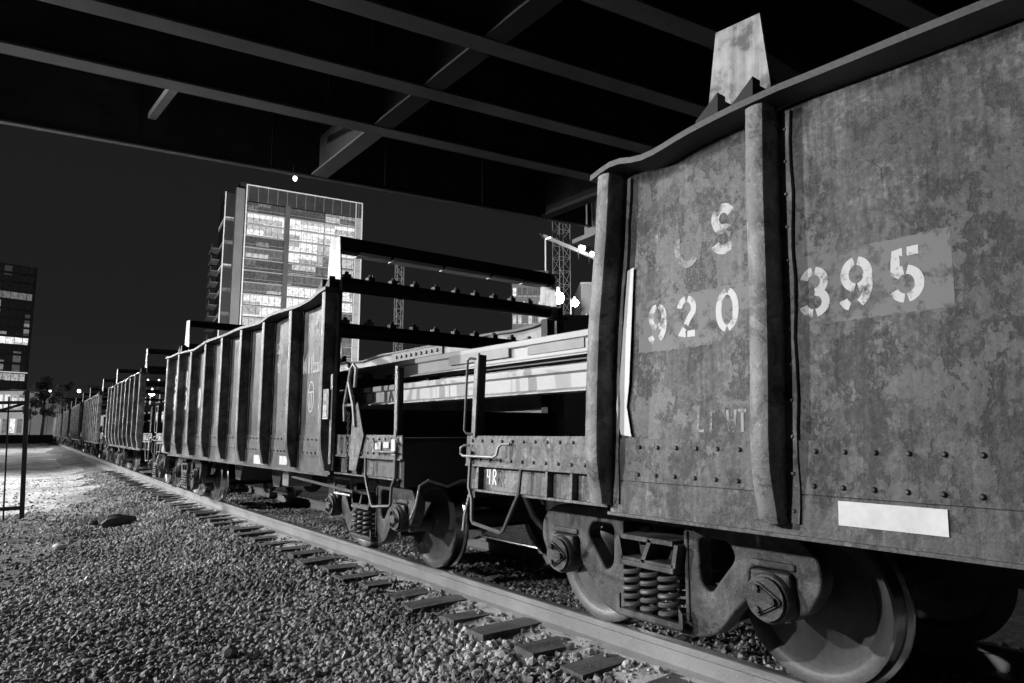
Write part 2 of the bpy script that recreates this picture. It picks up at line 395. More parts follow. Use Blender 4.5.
b_ = MB(); vs = []; n = 40
for i in range(n + 1):
    y = 8.2 + 7.6 * i / n; xr = 1.35 + .25 * wob(1.1, y * 1.5) - .42 * abs(y - 12.5) * (.85 if y < 12.5 else .25)
    for j in range(13):
        x = -5 + (xr + 5) * j / 12; vs.append((x, y, gz(x, y) + .006 + .01 * (hsh(i, j) - .5) * (0 < j < 12)))
b_.add(vs, [(i * 13 + j, i * 13 + j + 1, i * 13 + j + 14, i * 13 + j + 13) for i in range(n) for j in range(12)], 0, True)
tag(b_.build('dirt', surf('dark_soil', .03, .12, 2.2, .95, 1, 22, bdist=.03)), kind='structure')
# dirt patch with weeds
def weeds(name, c, rad, n, h, label, val=.16):
    b_ = MB()
    for i in range(n):
        a = rnd.uniform(0, 2 * PI); r_ = rad * math.sqrt(rnd.random()); x, y = c[0] + r_ * math.cos(a) * 1.4, c[1] + r_ * math.sin(a)
        z = gz(x, y); hh = h * rnd.uniform(.3, 1); la = rnd.uniform(0, 2 * PI); lean = rnd.uniform(.1, .8) * hh; w_ = .006
        dx, dy = math.cos(la), math.sin(la); px_, py_ = -dy * w_, dx * w_
        b_.add([(x - px_, y - py_, z), (x + px_, y + py_, z), (x + dx * lean * .4 + px_ * .7, y + dy * lean * .4 + py_ * .7, z + hh * .6), (x + dx * lean * .4 - px_ * .7, y + dy * lean * .4 - py_ * .7, z + hh * .6), (x + dx * lean, y + dy * lean, z + hh)], [(0, 1, 2, 3), (3, 2, 4)])
    k = 'weed%s' % val
    if k not in M: M[k] = surf('dry_grass', val * .6, val * 1.4, 9, .8, 0)
    return tag(b_.build(name, M[k]), label, 'weeds', kind='stuff')
weeds('grass', (1.9, 15.4), .55, 900, .17, 'dry low grass growing between gate and track', .2)

def rock(name, loc, dims, rz, seed, mat, label, cat):
    bm = bmesh.new(); bmesh.ops.create_icosphere(bm, subdivisions=2, radius=1); r_ = random.Random(seed)
    for v in bm.verts:
        k = r_.uniform(.78, 1.12); v.co = Vector((v.co.x * dims[0] * k, v.co.y * dims[1] * k, v.co.z * dims[2] * k))
    b_ = MB(); b_.add([v.co[:] for v in bm.verts], [[q.index for q in f_.verts] for f_ in bm.faces]); bm.free()
    return tag(b_.build(name, mat, loc=(loc[0], loc[1], gz(loc[0], loc[1]) + dims[2] * .5), rz=rz), label, cat)
rock('rock', (1.95, 14.2), (.3, .1, .15), .35, 3, surf('dark_rock', .04, .09, 8, .8, .5), 'long dark rock lying in the weeds beside the track', 'rock')
rock('rock', (1.6, 14.6), (.09, .08, .08), .1, 4, M['dark'], 'small dark lump beyond the long dark rock', 'rock')
rock('rock', (1.55, 5.55), (.07, .06, .07), .4, 9, surf('mid_rock', .08, .16, 8, .8, .5), 'upright dark stone on the gravel nearest the camera', 'rock')
rock('rock', (1.05, 6.05), (.05, .04, .03), .9, 12, M['litter'], 'pale stone among the foreground gravel', 'rock')
b_ = MB(); bm = bmesh.new(); bmesh.ops.create_icosphere(bm, subdivisions=2, radius=.085)
b_.add([(v.co.x * (1 + .3 * hsh(i)), v.co.y, v.co.z * .6 * (.7 + .6 * hsh(i, 2))) for i, v in enumerate(bm.verts)], [[q.index for q in f_.verts] for f_ in bm.faces]); bm.free()
tag(b_.build('paper_litter', M['litter'], loc=(.93, 12.0, -.37)), 'crumpled white paper on the dirt by the gate', 'litter')
b_ = MB(); b_.box((0, 0, .01), (.16, .05, .012), bev=.004); b_.box((.05, .05, .025), (.09, .04, .01), rz=.6, rx=.4)
tag(b_.build('paper_litter', M['litter'], loc=(1.45, 12.4, -.385), rz=.3), 'flat torn white scrap right of the crumpled paper', 'litter')

# ------------------------------------------------------------------ rails and sleepers
RAILP = [(-.034, 0), (-.034, -.012), (-.033, -.038), (-.009, -.05), (-.008, -.135), (-.068, -.155), (-.068, -.163), (.068, -.163), (.068, -.155), (.008, -.135), (.009, -.05), (.033, -.038), (.034, -.012), (.034, 0), (.026, .006), (-.026, .006)]
def rail_mesh(xo, ys_, zt=0.0, curve=True, pr=RAILP, topmat=True):
    b_ = MB(); n = len(pr); vs = []
    for y in ys_:
        o_ = off(y) if curve else 0
        vs += [(xo + q[0] + o_, y, zt - .006 + q[1]) for q in pr]
    b_.add(vs, [])
    for j in range(len(ys_) - 1):
        for i in range(n):
            k = (i + 1) % n
            b_.f.append((j * n + i, j * n + k, (j + 1) * n + k, (j + 1) * n + i)); b_.m.append(1 if topmat and i in (12, 13, 14, 15) else 0); b_.sm.append(False)
    b_.f.append(tuple(range(n))); b_.m.append(0); b_.sm.append(False); b_.f.append(tuple((len(ys_) - 1) * n + i for i in range(n))); b_.m.append(0); b_.sm.append(False)
    return b_
ysr = [-14 + .5 * i for i in range(90)] + [31 + 2 * i for i in range(60)]
tag(rail_mesh(XC - .72, ysr).build('track_rail', [M['rail_side'], M['rail_top']]), 'running rail nearest the camera, dusty pale side facing the gravel', 'rail', 'running rails of the track')
tag(rail_mesh(XC + .72, ysr).build('track_rail', [M['rail_side'], M['rail_top']]), 'far running rail seen beneath the cars with a thin shiny top', 'rail', 'running rails of the track')
# sleepers
tiemesh = []
def tie_mb(seed):
    r_ = random.Random(seed); b_ = MB(); nseg = 8; vs = []
    x0, x1 = -1.2 - r_.uniform(0, .1), 1.22
    for i in range(nseg + 1):
        x = x0 + (x1 - x0) * i / nseg; j = r_.uniform(-.006, .006); t_ = r_.uniform(-.01, .01)
        vs += [(x, -.1 + j, -.18), (x, .1 + j, -.18), (x, .1 + j, t_ * .6), (x, .03 + j, t_ * .6 + .003), (x, -.04 + j, t_), (x, -.1 + j, t_)]
    n = 6; fs = [(i * n + k, i * n + (k + 1) % n, (i + 1) * n + (k + 1) % n, (i + 1) * n + k) for i in range(nseg) for k in range(n)]
    fs += [tuple(range(n)), tuple(nseg * n + k for k in range(n))]
    b_.add(vs, fs); return b_
tie_src = []
for k, y in enumerate(TIES):
    o = None
    if k < 5:
        o = tie_mb(k).build('railway_sleeper', M['tie']); tie_src.append(o)
    else:
        o = tie_src[k % 5].copy(); COL.objects.link(o)
    ex = 1 if k % 7 != 3 else 1.0
    o.location = (XC + off(y), y, -.158 - .014 * hsh(k)); o.rotation_euler = (R(rnd.uniform(-2, 2)), R(rnd.uniform(-.6, .6)), head(y) + R(rnd.uniform(-2.2, 2.2)))
    tag(o, 'weathered dark wooden sleeper under the rails with its end showing in the gravel', 'sleeper', 'wooden sleepers under the track')

# ------------------------------------------------------------------ lettering
def ribbon(b_, pts, w_, closed=False):
    P = [Vector(pts[0])]
    for q in pts[1:]:
        q = Vector(q); k_ = max(1, int((q - P[-1]).length / .03)); a_ = P[-1].copy(); P += [a_.lerp(q, (i + 1) / k_) for i in range(k_)]; n = len(P); vs = []
    for i in range(n):
        a = P[i - 1] if (i > 0 or closed) else P[i]; c = P[(i + 1) % n] if (i < n - 1 or closed) else P[i]
        d = (c - a).normalized(); nn = Vector((-d.y, d.x)) * w_ / 2; vs += [P[i] + nn, P[i] - nn]
    m = n if closed else n - 1
    b_['v'] += [(q.x, q.y) for q in vs]; base = len(b_['v']) - len(vs)
    for i in range(m): b_['f'].append((base + 2 * i, base + 2 * i + 1, base + (2 * i + 3) % (2 * n), base + (2 * i + 2) % (2 * n)))
def arc(cx, cy, rx, ry, a0, a1, n=14): return [(cx + rx * math.cos(R(a0 + (a1 - a0) * i / n)), cy + ry * math.sin(R(a0 + (a1 - a0) * i / n))) for i in range(n + 1)]
GL = {  # unit height 1, width ~.58, lower-left origin
 '0': [arc(.29, .5, .22, .43, 97, 263), arc(.29, .5, .22, .43, 83, -83)],
 '9': [arc(.28, .68, .2, .26, 99, 261), arc(.28, .68, .2, .26, 81, -81), arc(.2, .5, .28, .43, 25, -62), arc(.2, .28, .16, .21, 200, 255)],
 '2': [arc(.28, .68, .2, .25, 170, 100), arc(.28, .68, .2, .25, 80, -20) + [(.33, .42), (.27, .3)], [(.22, .22), (.1, .07), (.25, .07)], [(.3, .07), (.52, .07)]],
 '3': [arc(.28, .7, .19, .22, 165, 98), arc(.28, .7, .19, .22, 82, -85), arc(.28, .28, .21, .22, 85, -80), arc(.28, .28, .21, .22, 195, 262)],
 '5': [[(.5, .93), (.32, .93)], [(.25, .93), (.14, .93), (.12, .58)], arc(.28, .34, .21, .26, 145, 98), arc(.28, .34, .21, .26, 82, -82), arc(.28, .34, .21, .26, 205, 262)],
 'C': [arc(.3, .5, .25, .43, 60, 300)], 'U': [arc(.3, .5, .25, .43, 150, 345)],
 'S': [arc(.3, .7, .2, .22, 20, 270, 18) + arc(.3, .27, .22, .22, 90, -160, 18)],
 'A': [[(.05, .05), (.3, .95), (.52, .05)], [(.14, .35), (.44, .35)]],
 '4': [[(.4, .0), (.4, 1)], [(.08, 1), (.08, .5), (.5, .5)]],
 '1': [[(.25, 0), (.25, 1)]],
 'R': [[(.08, 0), (.08, 1)], [(.08, .97)] + arc(.22, .74, .22, .23, 90, -90, 8) + [(.08, .51)], [(.2, .5), (.5, 0)]],
 'L': [[(.08, 1), (.08, .05), (.5, .05)]], 'T': [[(0, .95), (.55, .95)], [(.28, .95), (.28, 0)]],
 'W': [[(0, 1), (.12, 0), (.28, .8), (.42, 0), (.55, 1)]], 'D': [[(.08, 0), (.08, 1)], [(.08, .97)] + arc(.15, .5, .35, .46, 88, -88) + [(.08, .03)]],
 'M': [[(0, 0), (.05, 1), (.28, .3), (.5, 1), (.55, 0)]], 'I': [[(.25, 0), (.25, 1)]], 'l': [[(.2, 0), (.25, 1.1)]], 'b': [[(.1, 1.1), (.1, 0)], arc(.25, .27, .17, .25, 150, -150)],
 'a': [arc(.25, .3, .2, .28, 30, 330), [(.45, .6), (.45, 0)]], 'c': [arc(.3, .3, .2, .28, 50, 310)],
}
def text_obj(name, s, cw, h, wd, mat, parent, x, y, z, lean=0, gap=.1, cs=None):
    if len(s) > 1:
        adv = 0
        for ch in s:
            if ch != ' ': o = text_obj(name, ch, cw, h, wd, mat, parent, x, y - adv, z, lean, gap, cs)
            adv += (.58 * cw + gap) * h
        return o
    """flat paint on a car side facing -x. y = position of the first glyph's middle; text runs toward -y"""
    D = {'v': [], 'f': []}; adv = 0
    for ch in s:
        if ch != ' ':
            for st_ in GL[ch]:
                ribbon(D, [((p_[0] - .29) * h * cw + adv + lean * (p_[1]) * h, (p_[1] - .5) * h) for p_ in st_], wd)
        adv += (.58 * cw + gap) * h
    b_ = MB(); b_.add([(x if x < -9 or cs is None else -(HS + sheetx(y - q[0], z + q[1], cs) + .0066), y - q[0], z + q[1]) for q in D['v']], D['f']); return b_.build(name, mat, parent)
def stroke_obj(name, strokes, wd, mat, parent, x):
    cs = 1 if parent.location.y < 0 else 5
    D = {'v': [], 'f': []}
    for s_ in strokes: ribbon(D, [(-q[0], q[1]) for q in s_], wd)
    b_ = MB(); b_.add([(-(HS + sheetx(-q[0], q[1], cs) + .0066), -q[0], q[1]) for q in D['v']], D['f']); return b_.build(name, mat, parent)

# ------------------------------------------------------------------ bogie (truck)
def make_truck(car, yc):
    t = empty('truck', (0, yc, 0), 0, car)
    r0 = .41
    outer = [(-.30, .185), (.30, .185), (.42, .23), (.53, .37), (.615, .445), (.615, .60), (.86, .60), (.86, .40), (.92, .43), (.99, .55), (.98, .67), (.90, .755), (.76, .79), (.25, .80), (-.25, .80), (-.76, .79), (-.90, .755), (-.98, .67), (-.99, .55), (-.92, .43), (-.86, .40), (-.86, .60), (-.615, .60), (-.615, .445), (-.53, .37), (-.42, .23)]
    w1 = [(.31, .70), (.50, .70), (.54, .62), (.44, .50), (.38, .42), (.32, .47)]
    w2 = [(-q[0], q[1]) for q in w1][::-1]
    mid_ = [(-.225, .25), (.225, .25), (.225, .735), (-.225, .735)]
    fv, ff = cut_plate(roundpoly(outer, .05), [roundpoly(w1, .05), roundpoly(w2, .05), roundpoly(mid_, .03)], .11, .014)
    for s in (-1, 1):
        b_ = MB(); b_.add([(v[0] + s * 1.03, v[1], v[2]) for v in fv], ff, 0, False)
        # raised ribs along the tension and compression members
        for q in (-1, 1):
            b_.box((s * 1.03, q * .235, .49), (.13, .025, .47), bev=.006)
            b_.box((s * 1.03, q * .745, .622), (.135, .24, .035), bev=.01)
        b_.box((s * 1.05, 0, .228), (.18, .46, .04), bev=.01)
        b_.box((s * 1.03, 0, .775), (.15, .5, .04), bev=.008)
        # lip round the spring opening
        b_.prism([(-.24, .225), (-.24, .30), (-.215, .33), (-.215, .25), (.215, .25), (.215, .33), (.24, .30), (.24, .225)], s * 1.13, s * 1.145)
        b_.build('side_frame', M['cast'], t)
        # bolster end: two-celled casting above the springs
        bo = MB(); X = s * 1.075
        for (a, b) in (((-.19, .53), (.19, .53)), ((-.19, .655), (.19, .655)), ((-.19, .53), (-.215, .65)), ((.19, .53), (.215, .65)), ((.03, .53), (-.03, .655))):
            bo.bar((X, a[0], a[1]), (X, b[0], b[1]), .15, .026)
        bo.box((s * .98, 0, .59), (.08, .36, .12)); bo.box((X, 0, .512), (.17, .40, .03), bev=.006)
        bo.build('bolster_end', M['cast'], t)
        for yy_ in (-.13, 0, .13):
            for xx, in ((1.11,), (.99,)):
                c = MB(); turns = 5.2; n = 96; pts = []
                for i in range(n + 1):
                    a = 2 * PI * turns * i / n; zz = .262 + (.495 - .262) * i / n
                    pts.append((s * xx + .052 * math.cos(a), yy_ + .052 * math.sin(a), zz))
                c.tube(pts, .0145, 7); c.build('coil_spring', M['spring'], t)
        for q in (-1, 1):
            ad = MB(); Y = q * .745
            ad.box((s * 1.04, Y, .50), (.16, .21, .19), bev=.015)
            ad.lathe([(s * 1.05, .0), (s * 1.05, .118), (s * 1.13, .118), (s * 1.145, .108), (s * 1.145, .10), (s * 1.165, .098), (s * 1.165, 0)], (0, Y, .475), n=28)
            # triangular end cap with three bolts
            tri = roundpoly([(Y + .085 * math.cos(R(a)), .475 + .085 * math.sin(R(a))) for a in (60, 180, 300)], .035)
            tri2 = roundpoly([(Y + .105 * math.cos(R(a)), .475 + .105 * math.sin(R(a))) for a in (60, 180, 300)], .04)
            ad.prism(tri2, s * 1.164, s * 1.176); ad.prism(tri, s * 1.175, s * 1.183)
            for a in (60, 180, 300):
                ad.lathe([(s * 1.18, .0), (s * 1.18, .019), (s * 1.197, .017), (s * 1.2, 0)], (0, Y + .055 * math.cos(R(a)), .475 + .055 * math.sin(R(a))), n=6)
            ad.build('journal_cap', M['cast'], t)
    for q in (-1, 1):
        Y = q * .745; wh = MB()
        for s in (-1, 1):
            # outer face .. tread .. flange, from outside in (x decreasing in magnitude)
            prof = [(.80, 0), (.80, .10), (.775, .14), (.735, .20), (.735, .31), (.755, .335), (.765, .355), (.765, .395), (.755, .405), (.675, .417), (.663, .438), (.650, .441), (.640, .435), (.635, .35), (.67, .31), (.67, .20), (.62, .13), (.60, .09), (.60, 0)]
            mis = [0] * len(prof)
            for j in (7, 8, 9, 10): mis[j] = 1
            wh.lathe([(s * a, r_) for a, r_ in prof], (0, Y, r0 + .002), n=64, mis=mis)
        wh.lathe([(-1.0, 0), (-1.0, .07), (1.0, .07), (1.0, 0)], (0, Y, r0 + .002), n=20)
        wh.build('wheelset', [M['wheel'], M['tread']], t)
    bb = MB(); bb.box((0, 0, .56), (2.0, .36, .2), bev=.02); bb.box((0, 0, .70), (.4, .4, .12)); 
    for q in (-1, 1): bb.box((0, q * .33, .3), (1.7, .09, .1)); bb.box((-.70, q * .355, .40), (.09, .05, .28)); bb.box((.70, q * .355, .40), (.09, .05, .28))
    bb.build('bolster', M['dark'], t)
    return t

# ------------------------------------------------------------------ gondola
HB = 3.81; NP = 9; PP = 2 * HB / (NP - 1); ZT = 2.635; ZS = .855; HS = 1.44; PROT = .14; PL = 5.27
def near_rim(y):   # measured waviness of the bent top edge (car-local y)
    w = -1.30
    pts = [(-HB - .2, 2.65), (-2.6, 2.64), (.68 + 1.17, 2.64), (1.13 + 1.17, 2.66), (1.57 + 1.17, 2.672), (1.83 + 1.17, 2.662), (2.07 + 1.17, 2.64), (2.24 + 1.17, 2.612), (2.37 + 1.17, 2.61), (2.46 + 1.17, 2.635), (2.52 + 1.17, 2.65), (2.6 + 1.17, 2.65), (2.76 + 1.17, 2.61)]
    return .03 + float(np.interp(y, [q[0] for q in pts], [q[1] for q in pts]))
def mid_rim(y):
    Y = y + 10.37; pts = [(6.2, 2.66), (6.6, 2.645), (6.9, 2.60), (7.3, 2.585), (7.74, 2.60), (8.2, 2.61), (8.6, 2.57), (9.4, 2.6), (10.3, 2.6), (11.3, 2.61), (12.1, 2.56), (12.6, 2.585), (13.4, 2.62), (13.8, 2.6), (14.4, 2.63)]
    return float(np.interp(Y, [q[0] for q in pts], [q[1] for q in pts]))
def plain_rim(y): return 2.63 + .012 * math.sin(y * 2.1) + .008 * math.sin(y * 5)
def rivet(b_, x, y, z, s, r_=.0115):
    n = 8; vs = []
    for (d, q) in ((0, 1), (.006, .9), (.011, .5)):
        vs += [(x + s * d, y + r_ * q * math.cos(2 * PI * k / n), z + r_ * q * math.sin(2 * PI * k / n)) for k in range(n)]
    fs = [(i * n + k, i * n + (k + 1) % n, (i + 1) * n + (k + 1) % n, (i + 1) * n + k) for i in range(2) for k in range(n)] + [tuple(2 * n + k for k in range(n))]
    b_.add(vs, fs, 0, True)
def posts_y(seed):
    if seed == 1: return [-HB + i * .93 for i in range(6)] + [-HB + 5.5, HB - PP, HB]
    return [-HB + k * PP for k in range(NP)]
def sheetx(y, z, seed):  # buckling of the sheet between posts
    py = posts_y(seed); i = max(0, min(len(py) - 2, int(np.searchsorted(py, y)) - 1)); ph = (y - py[i]) / (py[i + 1] - py[i]); e_ = math.sin(PI * min(1, max(0, ph))) ** 2
    return (.5 if seed == 5 else 1) * e_ * (.010 * math.sin(3.1 * z + y * 1.3 + seed) + .006 * math.sin(7 * z - 4 * y + seed * 2)) * smooth(1.2, 1.4, z)
def make_car(seed, rimf, detail=True):
    car = empty('gondola_car')
    for s in (-1, 1):
        # side sheet
        b_ = MB(); ny, nz = 160, 22; vs = []
        for i in range(ny + 1):
            y = -HB + 2 * HB * i / ny
            for j in range(nz + 1):
                z = ZS + (rimf(y) - .005 - ZS) * j / nz; vs.append((s * (HS + (sheetx(y, z, seed) if s < 0 else 0)), y, z))
        n1 = nz + 1; b_.add(vs, [(i * n1 + j, i * n1 + j + 1, (i + 1) * n1 + j + 1, (i + 1) * n1 + j) for i in range(ny) for j in range(nz)], 0, True)
        side = b_.build('side_sheet', M['sheet'] if s < 0 else M['inner'], car)
        so = side.modifiers.new('thickness', 'SOLIDIFY'); so.thickness = .01; so.offset = 0
        # riveted lap strap and sill flange
        b_ = MB(); b_.b2((s * (HS + .005), -HB, 1.0), (s * (HS + .014), HB, 1.215))
        b_.b2((s * (HS + .005), -HB - .02, ZS - .02), (s * (HS + .012), HB + .02, .995)); b_.b2((s * (HS - .12), -HB - .02, ZS - .035), (s * (HS + .035), HB + .02, ZS - .02))
        if s < 0:
            y = -HB + .12
            while y < HB - .1:
                if min(abs(y - q) for q in posts_y(seed)) > .115:
                    rivet(b_, s * (HS + .014), y, 1.172, s); rivet(b_, s * (HS + .014), y + .01, 1.035, s)
                y += .118
        b_.build('sill_strap', M['sheet'], car)
        # posts
        for k in range(NP):
            y0 = posts_y(seed)[k]; b_ = MB(); prof = [(.875, .085), (.93, .095), (1.02, .118), (1.10, .133), (1.22, PROT), (1.5, PROT), (1.8, PROT), (2.3, PROT), (rimf(y0) - .01, PROT)]
            w_ = .052; n = 8; vs = []
            for z, p_ in prof:
                wv = .004 * math.sin(z * 5 + k * 2 + seed) + (.06 * (1 - smooth(1.5, 2.6, z)) if (seed == 1 and k == NP - 1) else 0); x0, x1 = s * (HS + .004), s * (HS + p_); c_ = min(.03, p_ * .4) * s
                vs += [(x0, y0 - w_ + wv, z), (x1 - c_, y0 - w_ + wv, z), (x1 - c_ * .3, y0 - w_ + .010 + wv, z), (x1, y0 - w_ + .034 + wv, z), (x1, y0 + w_ - .034 + wv, z), (x1 - c_ * .3, y0 + w_ - .010 + wv, z), (x1 - c_, y0 + w_ + wv, z), (x0, y0 + w_ + wv, z)]
            b_.add(vs, [(i * n + q, i * n + (q + 1) % n, (i + 1) * n + (q + 1) % n, (i + 1) * n + q) for i in range(len(prof) - 1) for q in range(n)] + [tuple(range(n)), tuple((len(prof) - 1) * n + q for q in range(n))], 0, True)
            if s < 0:   # wavy mounting flanges with rivets
                for q in (-1, 1):
                    vs = []; m = 14
                    for i in range(m + 1):
                        z = .88 + (rimf(y0) - .03 - .88) * i / m; e_ = y0 + (.06 * (1 - smooth(1.5, 2.6, z)) if (seed == 1 and k == NP - 1) else 0) + q * (w_ + .052 + .005 * math.sin(i * 1.9 + k + q))
                        vs += [(s * (HS + .0155), e_ - q * .054, z), (s * (HS + .023), e_, z), (s * (HS + .006), e_ + q * .001, z)]
                    b_.add(vs, [(3 * i + a, 3 * i + a + 1, 3 * i + a + 4, 3 * i + a + 3) for i in range(m) for a in range(2)])
                    for i in range(0 if (seed == 1 and k == NP - 1 and q < 0) else 12): rivet(b_, s * (HS + .018), y0 + q * (w_ + .028), .93 + i * .15, s, .010)
            b_.build('side_post', M['post'], car)
        # rim
        b_ = MB(); n = 100; vs = []
        y0_, y1_ = -HB - .09, HB + .09
        for i in range(n + 1):
            y = y0_ + (y1_ - y0_) * i / n; z = rimf(y); lx = .006 * math.sin(y * 4 + seed)
            vs += [(s * (HS + .148 + lx), y, z + .032), (s * (HS + .148 + lx), y, z), (s * (HS - .05), y, z), (s * (HS - .05), y, z + .032)]
        b_.add(vs, [(4 * i + a, 4 * i + (a + 1) % 4, 4 * i + 4 + (a + 1) % 4, 4 * i + 4 + a) for i in range(n) for a in range(4)] + [(0, 1, 2, 3), (4 * n, 4 * n + 1, 4 * n + 2, 4 * n + 3)], 0, False)
        b_.build('top_rim', M['rim'], car)
    # floor, centre sill, cross bearers
    b_ = MB(); b_.b2((-HS + .01, -HB, .96), (HS - .01, HB, 1.0)); b_.b2((-.2, -PL, .52), (.2, PL, .94))
    for k in range(NP): b_.b2((-.9, -HB + k * PP - .05, .72), (.9, -HB + k * PP + .05, .955))
    b_.build('underframe', M['dark'], car)
    if detail:   # hopper chutes between the trucks
        for q in (-1, 1):
            for ss in (-1, 1): b_ = MB(); b_.prism([(q * .9 - .3, .95), (q * .9 + .3, .95), (q * .9 + .12, .52), (q * .9 - .12, .52)], ss * .35, ss * 1.0); b_.build('hopper_chute', M['dark'], car)
    for e_ in (-1, 1):
        b_ = MB(); b_.b2((-HS + .012, e_ * (HB - .02), .97), (HS - .012, e_ * (HB + .0), 1.46)); b_.b2((-HS + .012, e_ * (HB + .002), 1.43), (HS - .012, e_ * (HB + .05), 1.48)); b_.build('end_sheet', M['dark'], car)
        # platform
        b_ = MB(); b_.b2((-HS + .03, e_ * (HB + .05), 1.17), (HS - .03, e_ * (PL - .02), 1.2)); b_.b2((-HS + .03, e_ * (PL - .06), .80), (HS - .03, e_ * (PL), 1.17)); b_.build('end_platform', M['dark'], car)
        for s in (-1, 1):
            b_ = MB(); X = s * (HS - .02)
            b_.b2((X, e_ * (HB + .06), 1.03), (X + s * .012, e_ * PL, 1.225)); b_.b2((X - s * .05, e_ * (HB + .06), .865), (X - s * .03, e_ * (PL - .03), 1.03))
            b_.b2((X - s * .05, e_ * (HB + .06), 1.018), (X + s * .024, e_ * (PL - .01), 1.032)); b_.b2((X - s * .05, e_ * (HB + .06), .852), (X + s * .018, e_ * (PL - .05), .866))
            for u in (.25, .47, 1.2): b_.b2((X - s * .03, e_ * (HB + .1 + u), .867), (X + s * .012, e_ * (HB + .12 + u), 1.017))
            if s < 0:
                for i in range(12): rivet(b_, X + s * .012, e_ * (HB + .12 + i * .115), 1.19, s, .012); rivet(b_, X + s * .012, e_ * (HB + .13 + i * .115), 1.065, s, .012)
            b_.build('platform_side', M['strap'], car)
        for s in (-1, 1):
            X = s * (HS - .005)
            b_ = MB(); b_.b2((X, e_ * (PL - .12), 1.22), (X + s * .014, e_ * (PL - .075), 1.80))
            st_ = b_.build('stanchion', M['post'], car); b_ = MB(); b_.b2((X - s * .06, e_ * (PL - .115), 1.2), (X - s * .001, e_ * (PL - .1), 1.79)); b_.build('web', M['black'], st_)
            b_ = MB(); Yg = e_ * (PL - .02)
            b_.tube([(X + s * .01, e_ * (PL - .09), 1.76), (X + s * .03, Yg - e_ * .02, 1.765), (X + s * .035, Yg, 1.75), (X + s * .035, Yg, 1.26), (X + s * .03, Yg - e_ * .02, 1.24), (X + s * .01, e_ * (PL - .09), 1.235)], .009, 8)
            b_.build('grab_iron', M['bar'], car)
            b_ = MB()  # side grab iron, horizontal with offset hook
            b_.tube([(X + s * .01, e_ * (PL - .06), 1.16), (X + s * .04, e_ * (PL - .03), 1.155), (X + s * .05, e_ * (PL - .01), 1.14), (X + s * .05, e_ * (PL - .01), 1.10), (X + s * .05, e_ * (PL - .04), 1.085), (X + s * .05, e_ * (PL - .40), 1.085), (X + s * .045, e_ * (PL - .43), 1.10), (X + s * .04, e_ * (PL - .44), 1.15), (X + s * .03, e_ * (PL - .46), 1.17), (X + s * .01, e_ * (PL - .52), 1.175)], .009, 8)
            b_.build('grab_iron', M['rodm'], car)
            b_ = MB()  # stirrup step
            a, c = e_ * (PL - .08), e_ * (PL - .62)
            b_.tube([(X + s * .012, a, 1.12), (X + s * .016, a, .88), (X + s * .02, a - e_ * .05, .80), (X + s * .02, a - e_ * .06, .665), (X + s * .02, a - e_ * .08, .645), (X + s * .02, c + e_ * .15, .615), (X + s * .02, c + e_ * .12, .635), (X + s * .02, c + e_ * .02, .80), (X + s * .016, c - e_ * .02, .87), (X + s * .012, c - e_ * .03, 1.02)], .013, 6)
            b_.build('step', M['bar'], car)
        # coupler
        b_ = MB(); b_.b2((-.09, e_ * PL, .60), (.09, e_ * (PL + .32), .76)); b_.box((.03 * e_, e_ * (PL + .42), .68), (.3, .26, .3), bev=.05); b_.box((-.12 * e_, e_ * (PL + .50), .68), (.1, .18, .26), bev=.03)
        b_.build('coupler', M['cast'], car)
        b_ = MB(); b_.tube([(-.3, e_ * PL, .8), (-.32, e_ * (PL + .15), .76), (-.30, e_ * (PL + .3), .52), (-.2, e_ * (PL + .42), .36), (-.08, e_ * (PL + .5), .42)], .028, 8); b_.build('air_hose', M['dark'], car)
        b_ = MB(); b_.tube([(-.35, e_ * (PL + .05), .82), (-.9, e_ * (PL + .07), .84), (-1.05, e_ * (PL + .10), .80), (-1.25, e_ * (PL + .12), .86), (-1.33, e_ * (PL + .12), .82), (-1.37, e_ * (PL + .13), .66), (-1.40, e_ * (PL + .10), .56)], .011, 7); b_.build('uncoupling_lever', M['rodm'], car)
        make_truck(car, e_ * 3.89)
    return car
